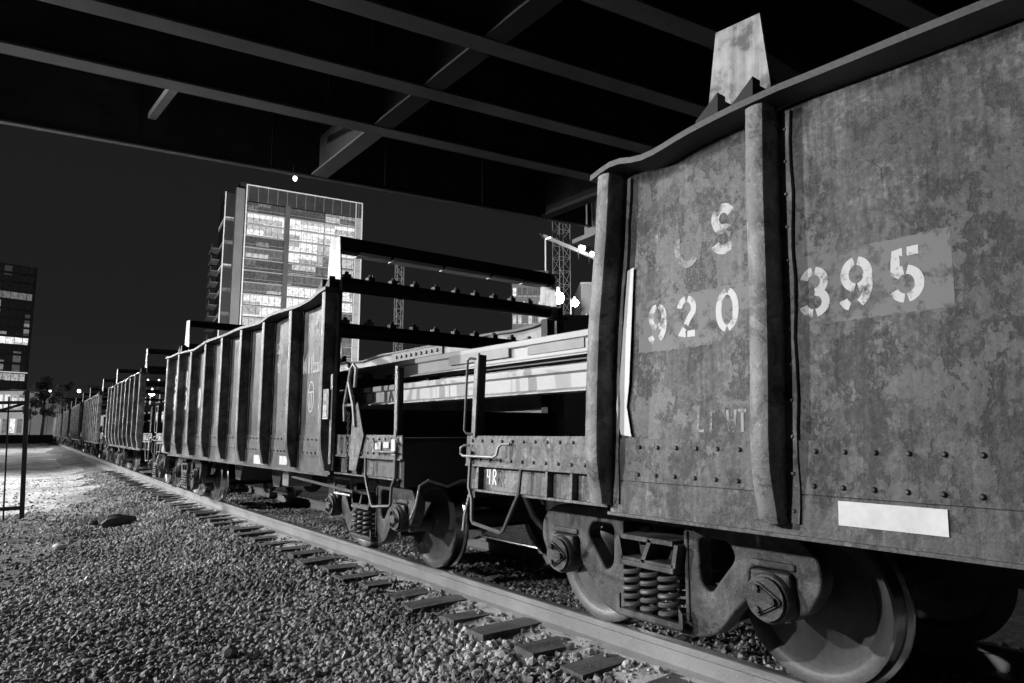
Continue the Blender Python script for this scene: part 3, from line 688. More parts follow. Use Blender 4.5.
def rack(car, y, full, rimf, nears=True):
    """cross beams that separate the tiers of rails"""
    rk = empty('load_rack', (0, y, 0), 0, car)
    for s in (-1, 1):
        b_ = MB(); z0 = rimf(y) + .03
        b_.prism([(-.19, z0), (.19, z0), (.125, 3.25), (-.125, 3.23)], s * (HS - .02), s * (HS - .005)); b_.build('rack_plate', M['plate'], rk)
        for hi, lo in ((.17, .04), (-.03, -.15)): b_ = MB(); b_.prism([(lo, z0), (hi, z0), (hi, z0 + .035), (lo, z0 + .135)], s * (HS + .04), s * (HS + .10)); b_.prism([(lo, z0), (hi, z0), (hi, z0 + .02), (lo, z0 + .11)], s * (HS - .004), s * (HS + .039)); b_.build('rack_bracket', M['black'], rk)
    if full:
        b_ = MB(); b_.b2((-HS + .02, -.07, 3.10), (HS - .02, .07, 3.25)); b_.build('cross_beam', M['black'], rk)
        b_ = MB(); x = -HS + .25
        while x < HS - .3:
            x2 = min(x + .35 + .3 * hsh(x), HS - .1); b_.b2((x, -.078, 3.09), (x2, -.071, 3.09 + .014 + .012 * hsh(x, 3))); b_.b2((x, -.079, 3.079), (x2, .07, 3.089)); x = x2 + .04
        b_.build('reflector_strip', M['white'], rk)
        for z in (2.765, 2.285):
            b_ = MB(); b_.lathe([(-HS + .02, 0), (-HS + .02, .078), (HS - .02, .078), (HS - .02, 0)], (0, 0, z), n=24); b_.build('cross_beam', M['black'], rk)
            for i in range(10):
                X = -HS + .14 + i * .268; b_ = MB()
                b_.box((X, 0, z + .085), (.075, .09, .05), bev=.008); b_.lathe([(z + .105, 0), (z + .105, .024), (z + .135, .024), (z + .137, .018), (z + .137, 0)], (X - .0, -.01, 0), 'Z', n=6)
                b_.build('clamp', M['cast'], rk)
        b_ = MB(); b_.b2((-HS + .012, -.06, 1.69), (HS - .012, .06, 1.80)); 
        for i in range(10): b_.box((-HS + .14 + i * .268, 0, 1.825), (.085, .10, .055), bev=.006)
        b_.build('cross_beam', M['black'], rk)
        for s in (-1, 1):
            b_ = MB(); b_.b2((s * (HS - .022), -.06, 1.2), (s * (HS - .08), .06, z0)); b_.build('rack_leg', M['dark'], rk)
    else:
        b_ = MB(); b_.b2((-HS + .02, -.06, 3.12), (HS - .02, .06, 3.24)); b_.b2((-HS + .02, -.06, 2.72), (HS - .02, .06, 2.82)); b_.build('cross_beam', M['black'], rk)
    return rk

near = make_car(1, near_rim); near.location = (XC, -1.17, 0)
tag(near, 'nearest rusty ribbed gondola car stencilled 920 395', 'railway wagon', 'rail-carrying gondola cars in the train')
mid = make_car(5, mid_rim); mid.location = (XC + off(10.4) * .5, 10.37, 0); mid.rotation_euler = (0, 0, 0)
tag(mid, 'second ribbed gondola car with chalk circle graffiti and open load rack', 'railway wagon', 'rail-carrying gondola cars in the train')
far = make_car(9, plain_rim, False)
rack(near, 3.03, False, near_rim); rack(mid, -3.72, True, mid_rim); rack(mid, 2.95, False, mid_rim)
rack(far, -3.6, False, plain_rim); rack(far, 3.0, False, plain_rim)
flabel = ['third gondola car, lit ribs, behind the lamp-lit gap', 'fourth gondola car in the train, paler and smaller', 'fifth gondola car in the train, dark', 'sixth gondola car in the train, far off', 'seventh gondola car in the train, barely visible', 'last visible gondola car at the far end of the train']
for i in range(6):
    o = far if i == 0 else copy_tree(far)
    y = 22.0 + i * 11.6; o.location = (XC + off(y), y, 0); o.rotation_euler = (0, 0, -(off(y + .5) - off(y - .5)))
    tag(o, flabel[i], 'railway wagon', 'rail-carrying gondola cars in the train')

# --- markings of the near car (local y = world y + 1.17)
XS = -HS - .024
for ch, Y, Z in (('9', 2.35, 1.80), ('2', 2.165, 1.815), ('0', 1.93, 1.815)): text_obj('stencil_digit', ch, 1.05, .205, .032, M['num'], near, XS, Y + 1.17, Z, cs=1)
for ch, Y, Z in (('3', 1.50, 1.83), ('9', 1.325, 1.835), ('5', 1.14, 1.835)): text_obj('stencil_digit', ch, 1.1, .21, .034, M['num'], near, XS, Y + 1.17, Z, cs=1)
text_obj('stencil_letter', 'U', 1.05, .25, .034, M['numfade'], near, XS, 2.165 + 1.17, 2.185, cs=1)
text_obj('stencil_letter', 'S', 1.0, .235, .046, M['numold'], near, XS, 1.95 + 1.17, 2.215, cs=1)
stroke_obj('stencil_letter', [[(2.36 + 1.17, 2.28), (2.352 + 1.17, 2.2), (2.35 + 1.17, 2.08)]], .02, M['numfade'], near, XS)
text_obj('stencil_letter', 'LT WT', .8, .1, .014, M['numfade'], near, XS, 2.08 + 1.17, 1.30, cs=1)
def patch(nm, par, y0, y1, z0, z1, mat, jag=.008):
    n, m_ = 40, 12; vs = []
    for i in range(n + 1):
        for j in range(m_ + 1):
            y = y0 + (y1 - y0) * i / n; z = z0 + (z1 - z0) * j / m_ + (jag * (hsh(i, y0 + j) - .5) if j in (0, m_) else 0)
            vs.append((-(HS + sheetx(y, z, 1) + .0058), y, z))
    k_ = m_ + 1; b_ = MB(); b_.add(vs, [(k_ * i + j, k_ * i + j + 1, k_ * i + k_ + j + 1, k_ * i + k_ + j) for i in range(n) for j in range(m_)]); return b_.build(nm, mat, par)
patch('paint_patch', near, 1.79 + 1.17, 2.48 + 1.17, 1.66, 1.93, M['patch'])
patch('paint_patch', near, .98 + 1.17, 1.57 + 1.17, 1.69, 1.985, M['patch'])
b_ = MB(); xx = -HS - .021
b_.add([(xx, 2.55 + 1.17, 2.115), (xx, 2.505 + 1.17, 2.125), (xx, 2.60 + 1.17, 1.50), (xx, 2.53 + 1.17, 1.50), (xx, 2.625 + 1.17, 1.38), (xx, 2.545 + 1.17, 1.38), (xx, 2.585 + 1.17, 1.235), (xx, 2.51 + 1.17, 1.225)], [(0, 1, 3, 2), (2, 3, 5, 4), (4, 5, 7, 6)])
o = b_.build('tape_strip', M['tape'], near); o['label'] = 'vertical strip of bright white tape'
so = o.modifiers.new('t', 'SOLIDIFY'); so.thickness = .003
b_ = MB(); b_.b2((-HS - .0135, 1.04 + 1.17, .893), (-HS - .0175, 1.425 + 1.17, .985)); o = b_.build('placard', M['white'], near); o['label'] = 'blank white rectangular placard on the sill'
text_obj('chalk_mark', '4R', .8, .10, .012, M['tape'], near, -(HS - .02) - .0005, 3.93 + 1.17 - .10, .955, gap=.2)

# the nearest car body leans a little away from the camera on its springs
bpy.context.view_layer.update()
_p = Matrix.Translation((-HS, 0, 1.35)); _R = _p @ Matrix.Rotation(.047, 4, 'Y') @ _p.inverted()
for ch in near.children:
    if not ch.name.startswith(('truck', 'coupler', 'air_hose', 'uncoupling', 'underframe', 'end_platform', 'hopper')): ch.matrix_local = _R @ ch.matrix_local

# --- markings and fittings of the second car (local y = world y - 10.37)
def my(Y): return Y - 10.37
XM = -HS - .026
for q, z in ((my(7.95), 2.16), (my(7.9), 2.0), (my(8.95), 2.2)):
    pass
stroke_obj('chalk_mark', [arc(my(7.14), 1.62, .075, .16, 0, 360, 30), [(my(7.14) + .06, 1.67), (my(7.14) - .06, 1.67)], [(my(7.14) + .02, 1.66), (my(7.14) + .02, 1.5)], [(my(7.14) - .02, 1.66), (my(7.14) - .02, 1.5)]], .011, M['tape'], mid, XM)
text_obj('chalk_mark', 'WIlIbac', .9, .17, .012, M['chalk'], mid, XM, my(7.36), 1.96, cs=5, gap=-.1)
text_obj('chalk_mark', 'WIlIb', .9, .22, .010, M['chalk'], mid, XM, my(7.34), 1.98, cs=5, gap=-.2)
text_obj('chalk_mark', 'SDI', .8, .13, .012, M['chalk'], mid, XM, my(8.28), 2.24, cs=5, gap=.05)
text_obj('chalk_mark', 'MI', .8, .15, .012, M['chalk'], mid, XM, my(8.22), 2.02, cs=5, gap=.05)
for Y in (14.0, 13.06):
    text_obj('stencil_letter', 'S' if Y > 13.5 else 'R', .7, .27, .05, M['tape'], mid, XM, my(Y), 2.16, cs=5)
for Y, ch in ((14.0, '9'), (13.06, '3'), (12.1, '0')): text_obj('stencil_digit', ch, .7, .34, .06, M['tape'], mid, XM, my(Y), 1.80, cs=5)
b_ = MB(); b_.b2((-HS - .014, my(8.58), .86), (-HS - .02, my(8.98), .965)); o = b_.build('placard', M['white'], mid); o['label'] = 'blank white placard on the sill'
b_ = MB(); b_.b2((-HS - .014, my(7.72), .885), (-HS - .03, my(7.98), .98)); o = b_.build('placard', M['white'], mid); o['label'] = 'smaller white placard nearer the car end'
# number board 1R on a thin bar at the car end
b_ = MB(); b_.b2((-HS - .10, my(6.28), .95), (-HS - .12, my(6.33), 1.80)); b_.build('end_bar', M['bar'], mid)
b_ = MB(); b_.b2((-HS - .125, my(6.32), 1.37), (-HS - .14, my(6.46), 1.66)); b_.build('number_board', M['bar'], mid)
text_obj('board_lettering', '1R', .7, .11, .018, M['tape'], mid, -HS - .1415, my(6.43), 1.45, gap=.02)
text_obj('board_lettering', '1', .7, .06, .014, M['tape'], mid, -HS - .1415, my(6.40), 1.58)
b_ = MB(); b_.b2((-HS - .1405, my(6.33), 1.375), (-HS - .1435, my(6.45), 1.385)); b_.build('board_lettering', M['tape'], mid)
# brake handle frame and chain
b_ = MB(); X = -HS - .02
b_.tube([(X, my(6.14), 1.72), (X, my(6.02), 1.5), (X, my(5.97), 1.30)], .018, 6); b_.tube([(X, my(6.14), 1.72), (X, my(6.22), 1.5), (X, my(6.2), 1.35)], .018, 6); b_.tube([(X, my(6.20), 1.5), (X, my(6.03), 1.5)], .014, 6)
b_.tube([(X, my(6.14), 1.72), (X, my(6.10), 1.84), (X, my(6.04), 1.88), (X, my(5.98), 1.84), (X, my(6.0), 1.66)], .016, 6)
b_.build('brake_handle', M['plate'], mid)
b_ = MB()
for i in range(16):
    z = 1.42 - i * .034; a = (i % 2) * PI / 2; pts = [(X + .011 * math.cos(t_) * math.cos(a), my(6.12) + .011 * math.cos(t_) * math.sin(a) , z + .022 * math.sin(t_)) for t_ in [2 * PI * q / 10 for q in range(11)]]
    b_.tube(pts, .0045, 5, cap=False)
b_.build('brake_chain', M['bar'], mid)
# gusset and reflectors on the end platform
b_ = MB(); b_.prism([(my(5.95), .9), (my(5.80), 1.22), (my(5.95), 1.52), (my(6.05), 1.45), (my(6.1), .9)], -HS + .0, -HS - .012); b_.build('gusset', M['strap'], mid)
for a_, c_ in (((-HS + .003, my(5.32), 1.115), (-HS - .004, my(5.42), 1.165)), ((-HS + .003, my(5.47), 1.10), (-HS - .004, my(5.58), 1.165)), ((-HS - .018, my(5.17), 1.06), (-HS - .024, my(5.235), 1.19))): b_ = MB(); b_.b2(a_, c_); b_.build('reflector', M['white'], mid)
# brake rigging under the second car
b_ = MB(); b_.tube([(-1.2, my(8.3), .72), (-1.2, my(6.55), .66)], .016, 6); b_.tube([(-1.2, my(7.0), .62), (-1.2, my(7.0), .78), (-1.2, my(6.6), .78), (-1.2, my(6.6), .62), (-1.2, my(7.0), .62)], .014, 6); b_.box((-1.1, my(8.4), .70), (.3, .22, .2), bev=.02)
b_.build('brake_rod', M['rodm'], mid)
b_ = MB(); b_.lathe([(-.2, 0), (-.2, .14), (.25, .14), (.25, 0)], (-.75, my(9.0), .62), 'Y', n=20); b_.build('brake_cylinder', M['dark'], mid)

# ------------------------------------------------------------------ carried rails
def load_rail(x, z, y0, y1, label, mat, holes=False, dy=0):
    b_ = rail_mesh(0, [y0, (y0 + y1) / 2, y1], 0, False, topmat=False)
    k_ = 1.08
    b_.v = [(q[0] * k_, q[1] - y0, (q[2] + .163) * k_) for q in b_.v]
    o = b_.build('steel_rail', [mat, mat], loc=(x, y0, z)); tag(o, label, 'rail', 'long steel rails loaded in the train'); return o
load_rail(3.02, 1.515, .2, 24.0, 'lowest long pale steel rail crossing the gap between the two nearest cars', M['load_rail'])
r1 = load_rail(3.36, 1.80, .5, 24.0, 'upper bright steel rail slanting out over the end of the nearest car', M['load_rail'])
b_ = MB(); b_.b2((-.019, 3.1, .05), (-.01, 3.75, .14)); 
o = b_.build('joint_bar', M['load_mid'], r1)
b_ = MB(); b_.b2((-.036, 3.98, .055), (-.012, 4.9, .145)); b_.build('joint_bar', M['load_mid'], r1)
r2 = load_rail(4.0, 1.865, 1.0, 24.0, 'upper rail with bolted joint bar behind the upper bright rail', M['load_mid'])
r3 = load_rail(4.9, 1.865, 1.0, 24.0, 'back rail of the upper layer close to the far car side', M['load_mid'])
# joint bar with bolts on the inner face of the far side of the second car
b_ = MB(); b_.b2((HS - .012, my(9.2), 2.46), (HS - .04, my(10.9), 2.60))
for i in range(9): b_.lathe([(HS - .04, .0), (HS - .04, .03), (HS - .065, .028), (HS - .065, 0)], (0, my(9.35) + i * .17, 2.53), n=8)
b_.build('bolted_bar', M['rail_side'], mid)

# ------------------------------------------------------------------ overpass bridge
BZ = 7.0; sl = -.129; bdir = math.atan(sl)
br = empty('overpass_bridge', (0, 0, BZ)); tag(br, 'dark steel girder overpass crossing above the train', 'bridge')
def gird(y0, x0, x1, depth=1.25, fw=.36, nm='girder', fm='flange'):
    a = Vector((x0, y0 + sl * x0, 0)); b = Vector((x1, y0 + sl * x1, 0)); L = (b - a).length; c = (a + b) / 2; m = MB()
    m.box((c.x, c.y, depth / 2), (L, .03, depth), rz=bdir); m.box((c.x, c.y, depth - .02), (L, fw, .04), rz=bdir)
    k_ = 0
    while k_ < L - 1:       # web stiffeners and bolted splices
        q = a.lerp(b, (k_ + .5) / L)
        for sd in (-1, 1): m.box((q.x, q.y + sd * fw * .24, depth * .5), (.02, fw * .44, depth * .94), rz=bdir)
        k_ += 2.6
    g_ = m.build(nm, M['bridge'], br)
    f_ = MB(); f_.box((c.x, c.y, -.02), (L, fw, .04), rz=bdir); f_.build('bottom_flange', M[fm], g_)
for y0 in (12.3, 10.45, 8.65, 6.85, 5.05, 3.2, 1.4, -.5, -2.6): gird(y0, -45, 42)
gird(15.42, -45, 12.9, 1.5, .14, fm='bridge_edge')
gird(15.42, 12.96, 42, 1.5, .14, fm='bridge_edge')
def fb_(X, y0, y1, w_=.34, z=.02, depth=.9):
    m = MB(); Y0, Y1 = y0, y1; c = ((X + X) / 2, (Y0 + Y1) / 2, 0)
    m.b2((X - .012, Y0, z + .02), (X + .012, Y1, z + depth)); k_ = m.build('cross_frame', M['bridge'], br)
    f_ = MB(); f_.b2((X - w_ / 2, Y0, z - .05), (X + w_ / 2, Y1, z - .01)); f_.build('cross_frame_flange', M['flange' if y1 > 14 + sl * X and X == 5.5 else 'xflange'], k_)  # lighter first bay, darker rest: light falloff held in the materials
for X, w_ in ((-6.0, .3), (5.5, .36), (11.5, .3)):
    gs = [15.42, 12.3, 10.45, 8.65, 6.85, 5.05, 3.2, 1.4, -.5]
    for i in range(len(gs) - 1): fb_(X, gs[i + 1] + sl * X + .2, gs[i] + sl * X - (.2 if i else .12), w_)
m = MB(); X = 2.08
m.bar((X, 12.3 + sl * X + .15, .12), (X, 15.42 + sl * X - .5, .45), .14, .12); m.build('diagonal_brace', M['flange'], br)
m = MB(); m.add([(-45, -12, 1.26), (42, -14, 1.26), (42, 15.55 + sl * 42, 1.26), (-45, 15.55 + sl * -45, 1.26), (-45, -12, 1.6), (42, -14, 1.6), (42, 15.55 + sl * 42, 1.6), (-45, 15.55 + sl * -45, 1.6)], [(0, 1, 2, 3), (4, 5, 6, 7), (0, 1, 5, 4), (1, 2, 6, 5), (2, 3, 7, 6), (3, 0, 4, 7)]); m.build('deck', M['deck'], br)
# pier
m = MB(); m.box((0.1, 0, 6.62), (1.3, 1.2, .13), bev=.02); m.box((.25, 0, 7.42), (1.0, .8, 1.45)); m.lathe([(-.5, 0), (-.5, .45), (6.42, .45), (6.42, 0)], (.9, 0, 0), 'Z', n=28)
tag(m.build('bridge_pier', M['conc'], loc=(13.3, 13.6, 0), rz=bdir), 'pale concrete pier cap holding up the overpass behind the nearest car', 'pier')
# unidentified bright spot at the bridge edge, built as an added lamp
lp = empty('bright_spot_lamp', (4.94, 14.55, 6.79)); tag(lp, 'small bright spot shown as an added lamp at the lower edge of the overpass', 'lamp')
M['bulb'] = glow('bright_spot_glow', 1, 9)
m = MB(); m.lathe([(-.05, 0), (-.05, .03), (0, .045), (.04, .03), (.05, 0)], (0, 0, 0), 'Z', n=16); m.build('bulb', M['bulb'], lp)
m = MB(); m.tube([(0, 0, .05), (0, .1, .16), (0, .1, .3)], .012, 6); m.lathe([(.04, .06), (.07, .03), (.09, .0)], (0, 0, 0), 'Z', n=12); m.build('added_bracket', M['dark'], lp)

# ------------------------------------------------------------------ city behind
fwd = Vector((math.sin(YAW) * math.cos(PITCH), math.cos(YAW) * math.cos(PITCH), math.sin(PITCH))); rt = Vector((math.cos(YAW), -math.sin(YAW), 0)); upv = rt.cross(fwd)
def at(x, y, depth):   # point seen at a pixel, at a real distance along the view axis
    return Vector((0, 0, CH)) + (fwd * F + rt * (x - 512) - upv * (y - 341.5)) * (depth / F)
def lit_mat(name, lo, hi, thr, cw, strength=1.0, dark=.02):
    """interiors seen through glass: room by room lit or dark, with blinds and furniture breaking them up"""
    m, t, b = _mat(name); tcn = N(t, 'ShaderNodeTexCoord'); v = tcn.outputs['Object']
    sn = N(t, 'ShaderNodeVectorMath', operation='SNAP'); t.links.new(v, sn.inputs[0]); sn.inputs[1].default_value = (cw, 50, 3.0)
    wn = N(t, 'ShaderNodeTexWhiteNoise'); t.links.new(sn.outputs[0], wn.inputs['Vector'])
    n2 = noise(t, v, 1, 5, .7, (1.6, 1.6, 1.5))
    a = ramp(t, wn.outputs['Value'], [(thr - .15, .0), (thr, .35), (thr + .12, 1)])
    c = ramp(t, n2, [(.32, .2), (.46, .8), (.62, 1.2)])
    e_ = math_(t, 'ADD', math_(t, 'MULTIPLY', math_(t, 'MULTIPLY', a, c), hi), math_(t, 'MULTIPLY', c, lo))
    cmb = N(t, 'ShaderNodeCombineColor')
    for i in range(3): t.links.new(e_, cmb.inputs[i])
    b.inputs['Base Color'].default_value = (dark,) * 3 + (1,); b.inputs['Roughness'].default_value = .15
    t.links.new(cmb.outputs[0], b.inputs['Emission Color']); b.inputs['Emission Strength'].default_value = strength; return m
M['w_bright'] = lit_mat('bright_rooms', .5, .6, .3, 4.4)
M['w_mid'] = lit_mat('half_lit_rooms', .16, .5, .7, 5.8)
M['w_dim'] = lit_mat('dim_rooms_and_reflections', .085, .3, .93, 2.9)  # base glow also stands in for reflections off balcony glass
M['w_dark'] = lit_mat('dark_rooms', .006, .3, .85, 2.2)
M['slab'] = surf('floor_slab', .4, .5, .4, .8, 0)
M['facade'] = surf('facade_panel', .10, .16, .3, .8, 0)
M['dkfac'] = surf('dark_facade', .02, .035, .3, .6, 0)

# glass tower
A = at(247, 184, 170); HT = A.z - .2; dirx = Vector((1, sl, 0)).normalized()
tw = empty('glass_tower', (A.x, A.y, -.4), bdir); tag(tw, 'tall glass-fronted tower with rows of lit floors behind the train', 'building')
Wd, Dp = 28.8, 22.0; HT += .4
m = MB(); m.b2((0.4, .6, 0), (Wd - .4, Dp, HT - 4.5)); m.build('core_wall', M['dkfac'], tw)
floors = 20; fh = (HT - 4.2) / floors
bright = {1: 2, 3: 1, 4: 1, 9: 1, 10: 1, 13: 2, 16: 1, 17: 1, 2: 2, 15: 1, 18: 2}
for k in range(floors):
    z0 = k * fh; kk = floors - k
    m = MB(); m.b2((-.15, -.5, z0), (Wd + .1, .3, z0 + .22)); m.b2((-.12, -.52, z0 + .9), (Wd + .1, -.47, z0 + .97)); m.build('floor_slab', M['slab'], tw)
    for (a, b, sidx) in ((.5, 9.3, 0), (10.6, 19.2, 1), (19.5, 27.2, 2)):
        lv = {2: (1, 1, 1), 3: (1, 1, 1), 4: (0, 1, 1), 5: (2, 1, 2), 6: (0, 2, 2), 7: (0, 2, 0), 8: (2, 1, 1), 9: (1, 1, 1), 10: (1, 1, 2), 11: (2, 2, 0), 12: (1, 1, 2), 13: (1, 2, 2), 14: (2, 1, 2), 16: (1, 1, 2), 15: (2, 2, 2)}.get(kk, (0, 0, 2))[sidx]
        mt = [M['w_dim'], M['w_bright'], M['w_mid']][lv]
        m = MB(); m.b2((a, -.02, z0 + .6), (b, .55, z0 + fh - .05)); w_ = m.build('window', mt, tw)
        m = MB()
        for q in range(int((b - a) / 1.45) + 1): m.b2((a + q * 1.45 - .035, -.06, z0 + .6), (a + q * 1.45 + .035, -.025, z0 + fh - .05))
        m.build('mullion', M['dkfac'], w_)
m = MB(); m.b2((9.35, -.62, 0), (10.5, .5, HT - 4)); m.build('pilaster', M['facade'], tw)
M['crown'] = surf('crown_glass', .05, .09, .3, .3, 0)
m = MB(); m.b2((0, -.55, HT - 4.1), (Wd + .2, -.35, HT)); 
m.build('crown_screen', M['crown'], tw)
for q in range(13): m = MB(); m.b2((q * 2.3 + .4, -.6, HT - 4.1), (q * 2.3 + .47, -.555, HT - .3)); m.build('crown_rib', M['slab'], tw)
mlit = glow('glow_painted_frame', 1, .13)  # faint emission puts light on the grey frame into its colour
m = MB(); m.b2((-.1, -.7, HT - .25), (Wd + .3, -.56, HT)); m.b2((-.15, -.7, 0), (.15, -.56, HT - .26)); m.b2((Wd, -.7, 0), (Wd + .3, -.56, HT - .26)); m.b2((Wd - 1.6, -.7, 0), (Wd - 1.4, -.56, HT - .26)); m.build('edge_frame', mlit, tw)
m = MB(); m.b2((Wd - 1.35, -.5, 0), (Wd, .5, HT - 4.2)); m.build('corner_wall', surf('pale_corner', .5, .6, .4, .8, 0), tw)
# side wing, set back to the left: pale column and dark panels
Bp = tw.matrix_world
m = MB(); m.b2((-2.2, .8, 0), (-.2, 3.2, HT - .8)); 
m.build('side_column', surf('pale_column', .2, .25, .3, .8, 0), tw)
m = MB(); m.b2((-4.2, 3.3, 0), (-.3, 15, HT - 1.6)); m.build('side_wing', M['dkfac'], tw)
for k in range(floors // 2 + 1):
    z0 = k * fh * 2.05
    if z0 + 1 < HT - 2: m = MB(); m.b2((-4.32, 3.2, z0), (-.3, 3.29, z0 + .9)); m.b2((-4.32, 3.3, z0), (-4.21, 15, z0 + .9)); m.build('balcony_band', M['w_mid'], tw)
m = MB(); m.b2((-4.45, 3.1, 0), (-4.2, 3.19, HT - 1.5)); m.build('edge_frame', glow('glow_painted_edge', 1, .14), tw)  # edge glows faintly in place of light falling on it
for k in range(floors - 3):
    z0 = k * fh + 1; m = MB(); m.b2((-6.3, 9, z0), (-4.33, 16, z0 + .25)); m.b2((-6.3, 9, z0 + .25), (-6.2, 16, z0 + 1.2)); m.build('balcony', M['facade'], tw)
m = MB(); m.b2((-1.2, 2, HT - .6), (15, 14, HT + 1.2)); m.b2((-4.5, 6, HT - 1.5), (-1.25, 14, HT - .6)); m.build('roof_plant', M['dkfac'], tw)

# left tower, mostly dark
A = at(-30, 262, 211); B = at(38, 268, 225)
lt = empty('office_tower', (A.x, A.y, -.4), math.atan2(B.y - A.y, B.x - A.x)); tag(lt, 'dark office tower at the left edge with a few lit floors', 'building')
W2 = (Vector((B.x, B.y)) - Vector((A.x, A.y))).length; H2 = B.z + .4
m = MB(); m.b2((0, .3, 0), (W2, 25, H2)); m.build('wall', M['dkfac'], lt)
nf = 19; fh2 = H2 / nf
for k in range(nf):
    kk = nf - k
    mt = {4: M['w_mid'], 9: M['w_bright'], 13: M['w_mid'], 17: M['w_bright'], 18: M['w_mid'], 16: M['w_mid']}.get(kk, M['w_dark'])
    m = MB(); m.b2((.4, .1, k * fh2 + .5), (W2 - .9, .29, (k + 1) * fh2 - .3)); m.build('window', mt, lt)
    m = MB()
    for q in range(1, int(W2 / 2.2)): m.b2((q * 2.2, .02, k * fh2 + .5), (q * 2.2 + .12, .095, (k + 1) * fh2 - .3))
    m.build('mullion', M['dkfac'], lt)
for kk in (12, 16): m = MB(); m.b2((0, -.6, (nf - kk) * fh2), (W2 - .4, .05, (nf - kk) * fh2 + .3)); m.build('ledge_light', glow('ledge_light', 1, .45), lt)

def block(name, x0, x1, ytop, depth, label, mat, win=None, rows=3, cols=5, thick=12, ybase=None, parts=True):
    A = at(x0, ytop, depth); B = at(x1, ytop, depth); ang = math.atan2(B.y - A.y, B.x - A.x); L = (Vector((B.x, B.y)) - Vector((A.x, A.y))).length; H = A.z + .4
    e_ = empty(name, (A.x, A.y, -.4), ang); tag(e_, label, 'building')
    m = MB(); m.b2((0, .15, 0), (L, thick, H)); m.build('wall', mat, e_)
    m = MB(); m.b2((-.1, -.05, H + .002), (L + .1, thick + .1, H + .3)); m.build('roof', M['dkfac'], e_)
    if win:
        cw, rh = L / cols, H / rows
        for r_ in range(rows):
            for c in range(cols):
                w_ = win[int(hsh(c * 3.1 + r_ * 7.7, depth) * len(win))]
                if w_ is None: continue
                m = MB(); m.b2((c * cw + cw * .18, .05, r_ * rh + rh * .28), (c * cw + cw * .82, .14, r_ * rh + rh * .85)); q = m.build('window', w_, e_)
                m = MB(); m.b2((c * cw + cw * .49, .0, r_ * rh + rh * .28), (c * cw + cw * .51, .045, r_ * rh + rh * .85)); m.b2((c * cw + cw * .12, .0, r_ * rh + rh * .22), (c * cw + cw * .88, .045, r_ * rh + rh * .27)); m.build('window_frame', M['slab'], q)
    return e_
WM = [M['w_bright'], M['w_mid'], M['w_dim'], M['w_bright']]
shop = glow('shop_interior', 1, .55)
block('storefront', -40, 26, 391, 150, 'low brightly lit storefront at the far left behind the gate', surf('pale_shop_wall', .55, .65, .4, .8, 0), [shop, M['w_bright'], M['w_mid']], 2, 9)
block('low_building', 27, 36, 400, 165, 'low building with one lit window right of the storefront', surf('pale_plaster', .4, .5, .4, .8, 0), WM, 3, 2)
block('low_building', 37, 53, 398, 175, 'grey low building with a bright square window frame at the end of the train', M['facade'], [M['w_mid'], M['w_dim'], M['w_bright']], 3, 3)
block('low_building', 53, 75, 405, 190, 'dark far building just left of the farthest cars', M['dkfac'], [M['w_dim'], M['w_dark']], 3, 5)
block('low_building', 118, 175, 408, 60, 'building with lit windows seen through the gap behind the third car', M['facade'], [M['w_mid'], M['w_dim'], M['w_bright'], None], 3, 8, 8)
block('construction_block', 512, 548, 272, 130, 'unfinished block with scaffolding under the lamp pole', M['facade'], [M['w_mid'], M['w_dim'], M['w_bright']], 12, 7)
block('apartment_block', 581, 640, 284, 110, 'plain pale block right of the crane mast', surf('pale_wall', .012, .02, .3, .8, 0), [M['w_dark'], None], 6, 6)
block('low_building', 548, 640, 318, 70, 'dark flat roofed shed below the crane', M['dkfac'], None)
block('low_building', 340, 420, 425, 120, 'dark low building beyond the second car', M['dkfac'], [M['w_dim'], M['w_dark'], None], 2, 9)

# crane masts
def mast(px, y0, y1, depth, wpx, label, jib=None, lights=()):
    p0, p1 = at(px, y0, depth), at(px, y1, depth); c = Vector((p0.x, p0.y)); H = p1.z + .4; w_ = wpx * depth / F / 2; r_ = .05 * depth / 100
    e_ = empty('tower_crane', (c.x, c.y, -.4), -YAW + .5); tag(e_, label, 'crane')
    m = MB(); cs = [(-w_, -w_), (w_, -w_), (w_, w_), (-w_, w_)]
    for q in cs: m.bar((q[0], q[1], 0), (q[0], q[1], H), r_ * 1.6)
    z = 0; st_ = w_ * 2.2; i = 0
    while z < H:
        for a in range(4):
            A_, B_ = cs[a], cs[(a + 1) % 4]; zz = min(z + st_, H)
            m.bar((A_[0], A_[1], z), (B_[0], B_[1], z), r_)
            if i % 2: A_, B_ = B_, A_
            m.bar((A_[0], A_[1], z), (B_[0], B_[1], zz), r_)
        z += st_; i += 1
    m.build('mast', M['cranem'], e_); return e_
M['cranem'] = surf('crane_paint', .3, .4, .5, .6, 0)
c1 = mast(563, 430, 150, 140, 13, 'lattice crane mast beside the bright site floodlight')
c2 = mast(396, 430, 252, 190, 7, 'thin distant crane mast seen through the load rack')
